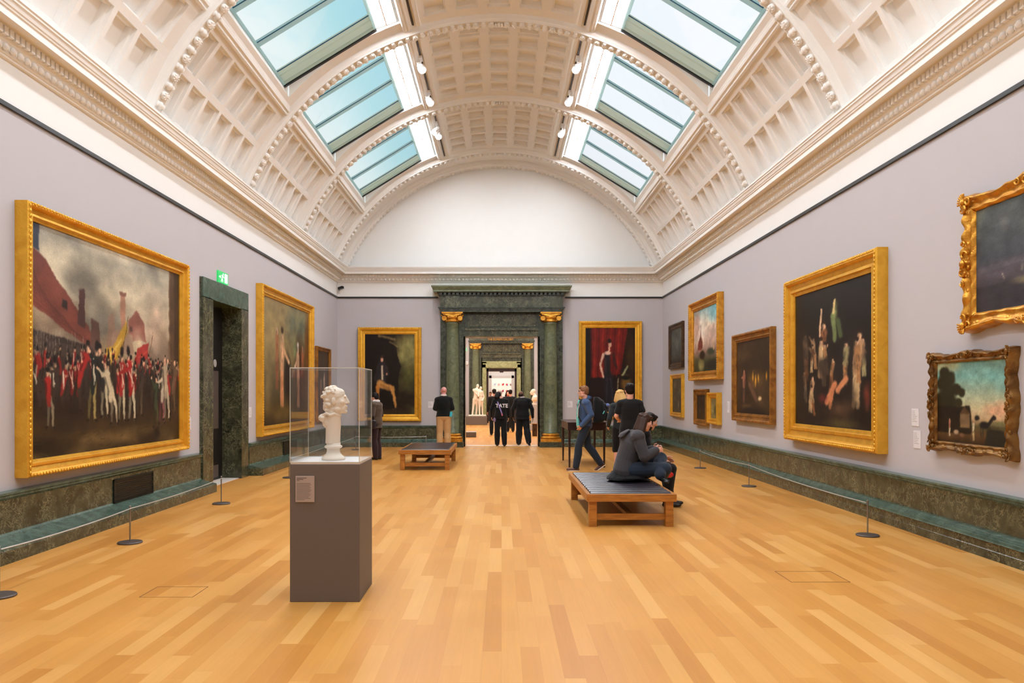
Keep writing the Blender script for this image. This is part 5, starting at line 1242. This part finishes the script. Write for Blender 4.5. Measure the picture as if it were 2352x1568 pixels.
q=MB(); q.loft([((0,-.05,1.45),V((.10,0,0)),V((0,.07,0))),((0,-.10,1.52),V((.085,0,0)),V((0,.05,.02))),((0,-.13,1.49),V((.06,0,0)),V((0,.03,0)))],14); q.build('hood',blue,t,voxel=.009)
C,hR,hF,hU=H; q=MB()
for s_ in (-1,1):
    q.tube([C+hR*(s_*(.032+.021*math.cos(a)))+hF*.094+hU*(.008+.015*math.sin(a)) for a in [2*PI*k/14 for k in range(15)]],.0028,5,cap=False); q.tube([C+hR*s_*.053+hF*.094+hU*.012,C+hR*s_*.076+hF*.01+hU*.012],.0028,5)
q.tube([C-hR*.011+hF*.097+hU*.01,C+hR*.011+hF*.097+hU*.01],.0028,5); q.build('glasses',M['black'],t)
# man in black T-shirt and fair woman behind
t,P,H=person('p',(2.40,14.5,0),R_(-6),'person with short dark hair and a black T-shirt, back turned, behind the bench',dict(top=blackcloth,topname='t_shirt',sleeve=.62,legs=blackcloth,hair='short',hairmat=hd,girth=1.0,head=1.1,topgrow=.022),
 dict(sL=(-.17,0,1.365),sR=(.17,0,1.365),eL=(-.25,.0,1.14),wL=(-.17,.20,1.04),eR=(.25,-.02,1.17),wR=(.22,.22,1.18),hdL=(.3,1,.1),hdR=(0,1,.2),yaw=.15,hem=(0,0,.80)),1.02,.009)
t,P,H=person('p',(2.36,15.35,0),R_(20),'fair haired person in black shorts with bare legs, half hidden behind another visitor',dict(top=F_('dark_denim_jacket',S(40,46,50)),legs=blackcloth,legup=-1,hair='long',hairmat=hbl,girth=.95,hairlen=.26),
 dict(yaw=-1.0,eL=(-.27,-.02,1.12),wL=(-.22,.12,.98),head=(.0,.01,1.60),hem=(0,0,.84)),.97,.009)
# partly hidden visitor behind the glass case
t,P,H=person('p',(-3.0,18.6,0),R_(75),'person in a brown jacket and white scarf beside the glass case edge',dict(top=browncl,legs=aub,hair='short',hairmat=hd,shoe=M['black'],girth=1.0,topgrow=.028),
 dict(eL=(-.27,-.02,1.12),wL=(-.10,.20,1.10),eR=(.25,-.02,1.12),wR=(.1,.22,1.12),hdL=(.6,.7,0),hdR=(-.5,.7,0),head=(0,.05,1.57),pitch=-.2,hem=(0,0,.80)),.95,.009)
q=MB()
for k in range(12): a_=2*PI*k/12; q.ell((math.cos(a_)*.075,.01+math.sin(a_)*.07,1.475),(.03,.03,.035)); 
q.limb((.02,.08,1.45),.04,(.0,.12,1.36),.03); q.build('scarf',whitecl,t,voxel=.009)
hbag=empty('handbag',(-3.09,18.27,.86),R_(75),label='small dark shoulder bag at the hip of the person with the white scarf',cat='bag'); q=MB(); q.bbox(-.04,.04,-.14,.14,-.10,.10,.02); q.build('bag_body',M['leather'],hbag); q=MB(); q.tube([(0,-.10,.1),(0.04,-.02,.56),(0.02,.1,.1)],.008,6); q.build('strap',M['leather'],hbag)
# warder and man in the doorway
t,P,H=person('p',(-.03,23.35,0),R_(3),'person with long dark hair in a black jacket with white letters on its back',dict(top=blackcloth,topname='jacket',legs=blackcloth,hair='long',hairmat=hd,girth=1.05,hairlen=.20,wide=.02),
 dict(head=(-.09,.06,1.55),yaw=.75,roll=.2,aL=(-.10,.06,.085),aR=(.12,-.03,.085),eL=(-.28,-.02,1.12),wL=(-.27,.12,.9),hem=(0,0,.84)),.985,.010)
tc_=bpy.data.curves.new('letters','FONT'); tc_.body='TATE'; tc_.size=.16; tc_.align_x='CENTER'; tc_.extrude=.006; tc_.offset=.004
to=bpy.data.objects.new('x',tc_); COL.objects.link(to); dg=bpy.context.evaluated_depsgraph_get(); me=bpy.data.meshes.new_from_object(to.evaluated_get(dg)); bpy.data.objects.remove(to)
me.materials.clear(); me.materials.append(whitecl); o=bpy.data.objects.new('back_lettering',me); COL.objects.link(o); o.parent=t; o.location=(.03,-.152,1.18); o.rotation_euler=(PI/2,0,0)
q=MB(); q.beam((-.10,-.165,1.36),(.03,-.175,1.0),.035,.008,V((0,1,0))); q.build('lanyard',pmat('lilac_ribbon',S(158,140,206),.6),t); q=MB(); q.beam((.03,-.17,1.0),(.045,-.165,.93),.04,.01,V((0,1,0))); q.build('lanyard_card',pmat('pink_card',S(206,110,130),.6),t)
q=MB(); q.ell((-.19,-.09,.80),(.045,.03,.07)); q.build('hip_pouch',pmat('lilac_pouch',S(140,118,150),.6),t,smooth=True)
t,P,H=person('p',(.64,23.75,0),R_(-4),'person in a black suit with white collar walking through the marble doorway',dict(top=suit,topname='suit_jacket',legs=suit,collar=whitecl,hair='rim',hairmat=hd,skin=M['skindk'],girth=1.2,topgrow=.03,wide=.03),
 dict(aL=(-.12,.10,.085),aR=(.20,-.20,.12),kR=(.14,-.02,.49),fR=(.2,.8,-.5),dnR=(0,-.5,-.8),head=(-.05,.03,1.56),hem=(0,0,.80),eL=(-.30,-.02,1.12),eR=(.30,-.03,1.12),wR=(.32,.0,.86),wL=(-.30,.08,.88)),.985,.010)
# visitors deeper in the next rooms
for i,(x,y,rz,lab,st,ps,s_) in enumerate((
 (-.28,29.4,10,'distant person in dark clothes left of the one with the lettered jacket',dict(top=blackcloth,legs=blackcloth,hair='short',hairmat=hd),dict(hem=(0,0,.84)),1.01),
 (.36,31.6,0,'person in a long dark coat farther off between the two people in the doorway',dict(top=blackcloth,legs=blackcloth,hair='short',hairmat=hd),dict(hem=(0,0,.62)),1.0),
 (.30,35.0,180,'dark haired person with a red scarf facing the camera, far off in the next room',dict(top=blackcloth,legs=blackcloth,hair='long',hairmat=hd,collar=redsole),dict(),.99),
 (-.05,38.5,20,'grey haired person far off near the pale green inner doorway',dict(top=F_('light_coat',S(170,160,156)),legs=denim,hair='short',hairmat=hgr),dict(),.98),
 (-.62,43.5,160,'smallest distant person at the left side of the innermost white doorway',dict(top=F_('rose_top',S(180,120,120)),legs=denim,hair='short',hairmat=hgb),dict(),.96))):
    person('p',(x,y,0),R_(rz),lab,st,ps,s_,.016)
# seated pair on the bench.  local: facing +y = towards the right wall
t,P,H=person('p',(1.68,10.45,.037),R_(-90),'person with long brown hair and charcoal jacket sitting cross-legged on the bench',
 dict(top=grey,topname='hooded_jacket',legs=denim,hair='long',hairmat=hb,shoe=M['black'],girth=1.05,topgrow=.035,slgrow=.03,hairlen=.30,leggrow=.022),
 dict(pelvis=(0,-.02,.52),waist=(0,.0,.66),chest=(0,.08,.87),neck=(0,.17,1.04),head=(0,.25,1.17),yaw=.0,pitch=-.35,hairdir=(0,-.35,-1),
  sL=(-.19,.12,.97),sR=(.19,.13,.98),eL=(-.23,.10,.70),eR=(.25,.20,.72),wL=(-.10,.38,.80),wR=(.16,.37,.80),hdL=(.3,1,.25),hdR=(-.5,.9,.1),thL=(.3,0,1),thR=(-.3,0,1),pnL=(0,0,-1),pnR=(0,0,-1),curlL=.8,
  hL=(-.09,.02,.53),hR=(.09,.02,.53),kL=(.02,.46,.68),kR=(.22,.48,.56),aL=(.30,.40,.49),aR=(.0,.50,.455),fL=(.9,.2,-.1),fR=(-.55,.9,-.15),dnL=(.1,.3,-1),dnR=(-.95,.2,.1)),1.0,.008)
# crossed foot shows its red sole
q=MB(); bs=V((-.055,.57,.455)); q.ell(bs,(.014,.095,.045),Matrix.Rotation(.25,3,'Z')); q.build('red_shoe_sole',redsole,t,smooth=True)
q=MB(); q.loft([((0,-.06,.98),V((.12,0,0)),V((0,.05,.02))),((0,-.02,1.04),V((.12,0,0)),V((0,.07,.03))),((0,.03,1.07),V((.09,0,0)),V((0,.05,.02)))],14); q.build('hood',grey,t,voxel=.009)
q=MB(); q.loft([((-.02,-.10,.398),V((.24,0,0)),V((0,.16,0))),((-.02,.04,.43),V((.27,0,0)),V((0,.30,0))),((-.02,.05,.47),V((.22,0,0)),V((0,.27,0))),((0,.02,.56),V((.17,0,0)),V((0,.16,0)))],20); q.build('jacket_skirt',blackcloth,t,voxel=.010,sm=4)
t,P,H=person('p',(1.92,11.05,.033),R_(-90),'person in black sitting on the far side of the bench, feet on the floor',
 dict(top=blackcloth,topname='jacket',legs=blackcloth,hair='long',hairmat=hd,hairlen=.22,shoe=M['black'],girth=1.05,topgrow=.03),
 dict(pelvis=(0,-.02,.52),waist=(0,.0,.66),chest=(0,.06,.88),neck=(0,.12,1.06),head=(0,.20,1.165),pitch=-.4,yaw=0,
  sL=(-.19,.08,.99),sR=(.19,.08,.99),eL=(-.26,.14,.74),eR=(.24,.14,.74),wL=(-.14,.40,.60),wR=(.12,.38,.66),hdL=(.1,1,-.15),pnL=(0,0,-1),pnR=(0,0,-1),thL=(1,0,0),
  hL=(-.09,.02,.50),hR=(.09,.02,.50),kL=(-.10,.46,.50),kR=(.16,.46,.50),aL=(-.02,.48,.055),aR=(.2,.40,.055)),1.0,.009)
# ------------------------------------------------------------------ marble head in the case, facing right
t=empty('marble_sculpture',(-1.345,6.20,PZ+.0045),label='carved white marble head on a round foot, facing right inside the glass cover',cat='sculpture')
F,Rr_,U=V((1,0,0)),V((0,-1,0)),V((0,0,1))
q=MB(); C=V((.017,0,.475))
head_into(q,C,Rr_,(F+U*.02).normalized(),U,.95,V((.0,0,.36)),.058,-.4,0)
q.ell(C+V((.072,0,-.088)),(.022,.022,.018)); q.ell(C+V((.030,0,.046)),(.048,.050,.050)); q.limb(C+V((.074,0,.034)),.011,C+V((.104,0,-.018)),.0105,10); q.ell(C+V((.080,0,-.050)),(.019,.022,.0075)); q.ell(C+V((.077,0,-.063)),(.019,.020,.0075)); q.ell(C+V((.074,0,-.090)),(.022,.022,.017))
rs=random.Random(12)
for k in range(70):
    th=rs.uniform(0,2*PI); ph=rs.uniform(-.15,1.45)
    d_=V((math.cos(th)*math.cos(ph),math.sin(th)*math.cos(ph),math.sin(ph)))
    if d_.x>.18: continue
    c=C+V((-.015,0,.03))+V((d_.x*.088,d_.y*.074,d_.z*.078)); r=rs.uniform(.011,.018); q.ell(c,(r*1.1,r,r*.85),Matrix.Rotation(rs.uniform(0,3),3,'Y'),8,6)
for k in range(26):
    a_=rs.uniform(2.0,4.3); q.ell(C+V((math.cos(a_)*.082,math.sin(a_)*.068,rs.uniform(-.10,.02))),(.02,.018,.016),None,8,6)
q.build('head',M['bust'],t,voxel=.0036,sm=4)
q=MB()
q.loft([((-.005,0,.13),V((.058,0,0)),V((0,.058,0))),((-.003,0,.20),V((.058,0,0)),V((0,.06,0))),((.0,0,.29),V((.060,0,0)),V((0,.064,0))),((-.002,0,.345),V((.058,0,0)),V((0,.066,0))),((-.005,0,.368),V((.048,0,0)),V((0,.056,0)))],24)
q.ell((-.075,.0,.335),(.045,.08,.035)); q.ell((-.05,0,.30),(.04,.06,.05))
pts=[(.044,-.03,.352),(.02,-.062,.368),(-.01,-.068,.356),(-.04,-.066,.372),(-.08,-.05,.352),(-.095,0,.345),(-.08,.05,.352),(-.04,.066,.372),(.02,.062,.368),(.044,.03,.352),(.050,0,.348),(.044,-.03,.352)]
q.tube(pts,.013,8); q.build('draped_neck',M['bust'],t,voxel=.004,sm=2)
q=MB(); q.lathe([(.090,0),(.094,.004),(.094,.014),(.088,.022),(.072,.034),(.058,.05),(.052,.068),(.051,.088),(.060,.092),(.069,.098),(.071,.106),(.066,.113),(.056,.117),(.056,.134)],n=40); q.build('socle',M['bust'],t,smooth=True)
# ------------------------------------------------------------------ statue pair and bust in the next room
t=empty('statue_plinth',(-1.25,39.0,0),label='long low grey plinth under the white statue in the next room',cat='plinth'); q=MB(); q.bbox(-.58,.52,-.45,.45,0,.42,.01); q.build('plinth_body',M['plinth'],t)
st=empty('marble_statue',(-1.25,39.0,.42),label='white marble statue of two leaning figures on the low grey plinth in the next room',cat='statue')
q=MB(); q.bbox(-.42,.48,-.3,.3,0,.08,.02)
def nude(ox,oy,lean,s_,rot):
    g=V((ox,oy,.06)); X=V((math.cos(rot),math.sin(rot),0)); Y_=V((-math.sin(rot),math.cos(rot),0))
    T=lambda x,y,z: g+(X*x+Y_*y)*s_+V((lean*z,0,z))*s_
    q.limb(T(-.09,0,.05),.045*s_,T(-.08,.02,.45),.06*s_); q.limb(T(-.08,.02,.45),.06*s_,T(-.06,0,.85),.10*s_)
    q.limb(T(.14,.1,.05),.045*s_,T(.13,.08,.45),.058*s_); q.limb(T(.13,.08,.45),.06*s_,T(.06,0,.85),.10*s_)
    q.limb(T(0,0,.88),.13*s_,T(0,0,1.08),.115*s_); q.limb(T(0,0,1.08),.115*s_,T(0,0,1.32),.15*s_); q.limb(T(-.14,0,1.38),.06*s_,T(.14,0,1.38),.06*s_)
    q.limb(T(0,0,1.4),.06*s_,T(.03,.02,1.5),.055*s_); q.ell(T(.05,.03,1.58),(.08*s_,.09*s_,.11*s_))
    return T
T=nude(-.14,0,.10,.93,.2); T2=nude(.22,-.05,-.03,.86,.5)
q.limb(T(-.17,0,1.36),.05,T(.05,-.15,1.10),.04); q.limb(T(.05,-.15,1.10),.04,T(.28,-.2,1.05),.035); q.limb(T(.17,0,1.36),.05,T2(0,-.05,1.3),.04)
q.limb(T2(-.14,0,1.36),.045,T2(-.2,-.12,1.1),.038); q.limb(T2(.14,0,1.36),.045,T2(.2,-.05,1.05),.038); q.limb(T2(.2,-.05,1.05),.036,T2(.05,-.15,.85),.03)
q.build('carved_figures',M['bust'],st,voxel=.016,sm=2)
t=empty('grey_block',(-1.12,27.9,0),label='small low grey block on the floor just inside the next room, left',cat='block'); q=MB(); q.bbox(-.2,.2,0,.45,0,.17,.006); q.build('block_body',M['plinth'],t); q=MB(); q.bbox(-.205,.205,-.005,.455,.17,.20,.006); q.build('block_top',M['greystone'],t)
t=empty('bust_pedestal',(1.42,33.2,0),label='slim pale grey pedestal under the white bust in the next room',cat='pedestal'); q=MB(); q.bbox(-.15,.15,-.15,.15,.24,1.10,.01); q.build('shaft',M['greystone'],t); q=MB(); q.bbox(-.24,.24,-.24,.24,0,.24,.01); q.build('foot_block',M['greystone'],t)
t=empty('marble_bust',(1.40,33.2,1.10),label='white marble bust of a man on the slim pedestal, right side of the next room',cat='sculpture'); q=MB(); C=V((-.06,0,.54)); head_into(q,C,V((0,1,0)),V((-1,0,-.1)).normalized(),U,1.15,V((.03,0,.36)),.06); q.loft([((0,0,.12),V((.06,0,0)),V((0,.06,0))),((.02,0,.20),V((.14,0,0)),V((0,.2,0))),((.03,0,.33),V((.12,0,0)),V((0,.2,0))),((.03,0,.40),V((.07,0,0)),V((0,.08,0)))],18); q.build('head_and_chest',M['bust'],t,voxel=.012); q=MB(); q.lathe([(.12,0),(.12,.03),(.07,.06),(.06,.14)]); q.build('socle',M['bust'],t)
t=empty('wooden_chest',(1.24,28.6,0),label='small brown box on the floor at the right side just inside the next room',cat='box'); q=MB(); q.bbox(-.10,.14,0,.3,0,.44,.006); q.build('box_body',M['darkframe'],t); q=MB(); q.bbox(-.11,.15,-.01,.31,.44,.47,.004); q.build('lid',M['oak'],t)
# ------------------------------------------------------------------ light and camera
w=bpy.data.worlds.new('sky'); sc.world=w; w.use_nodes=True; nt=w.node_tree; N=nt.nodes; L=nt.links
bg=N['Background']; tc=N.new('ShaderNodeTexCoord'); sp=N.new('ShaderNodeSeparateXYZ'); L.new(tc.outputs['Generated'],sp.inputs[0])
mx=N.new('ShaderNodeMath'); mx.operation='MAXIMUM'; mx.inputs[1].default_value=.05; L.new(sp.outputs[2],mx.inputs[0])
dv=N.new('ShaderNodeMath'); dv.operation='DIVIDE'; L.new(sp.outputs[0],dv.inputs[0]); L.new(mx.outputs[0],dv.inputs[1])
mr=N.new('ShaderNodeMapRange'); mr.inputs[1].default_value=-.9; mr.inputs[2].default_value=.9; L.new(dv.outputs[0],mr.inputs[0])
r=N.new('ShaderNodeValToRGB'); e=r.color_ramp.elements
e[0].position=0.08; e[0].color=(.95,1.0,1.0,1); e[1].position=1; e[1].color=(1.0,1.05,1.1,1)
for p,c in ((.16,(.80,.97,.99)),(.25,(.50,.82,.88)),(.33,(.40,.74,.86)),(.45,(.65,.9,.98)),(.60,(.97,1.03,1.1))):
    q=e.new(p); q.color=(*c,1)
L.new(mr.outputs[0],r.inputs[0]); L.new(r.outputs[0],bg.inputs[0]); bg.inputs[1].default_value=1.0
w.cycles.sampling_method='NONE'
LP=31.0       # radiance of the fluorescent panels
M['lamp'].node_tree.nodes['Principled BSDF'].inputs['Emission Strength'].default_value=LP
for ld in LE: ld.energy*=LP*PI*ld.size*ld.size_y
cam=bpy.data.cameras.new('camera'); co=bpy.data.objects.new('camera',cam); COL.objects.link(co)
co.location=(0,0,EYE); co.rotation_euler=(PI/2,0,0); cam.sensor_fit='HORIZONTAL'; cam.sensor_width=36; cam.lens=36*FOC/2352
cam.shift_x=(1176-HX)/2352; cam.shift_y=(HY-784)/2352; cam.clip_end=200; cam.clip_start=.05
sc.camera=co
sc.view_settings.view_transform='Standard'; sc.view_settings.look='None'; sc.view_settings.gamma=1; sc.view_settings.exposure=0; sc.view_settings.use_curve_mapping=False
cy=sc.cycles; cy.use_denoising=True; cy.use_adaptive_sampling=True; cy.adaptive_threshold=.03; cy.max_bounces=8; cy.diffuse_bounces=4; cy.glossy_bounces=4; cy.transparent_max_bounces=16; cy.transmission_bounces=6
cy.use_light_tree=False; cy.sample_clamp_indirect=6; cy.caustics_reflective=False; cy.caustics_refractive=False
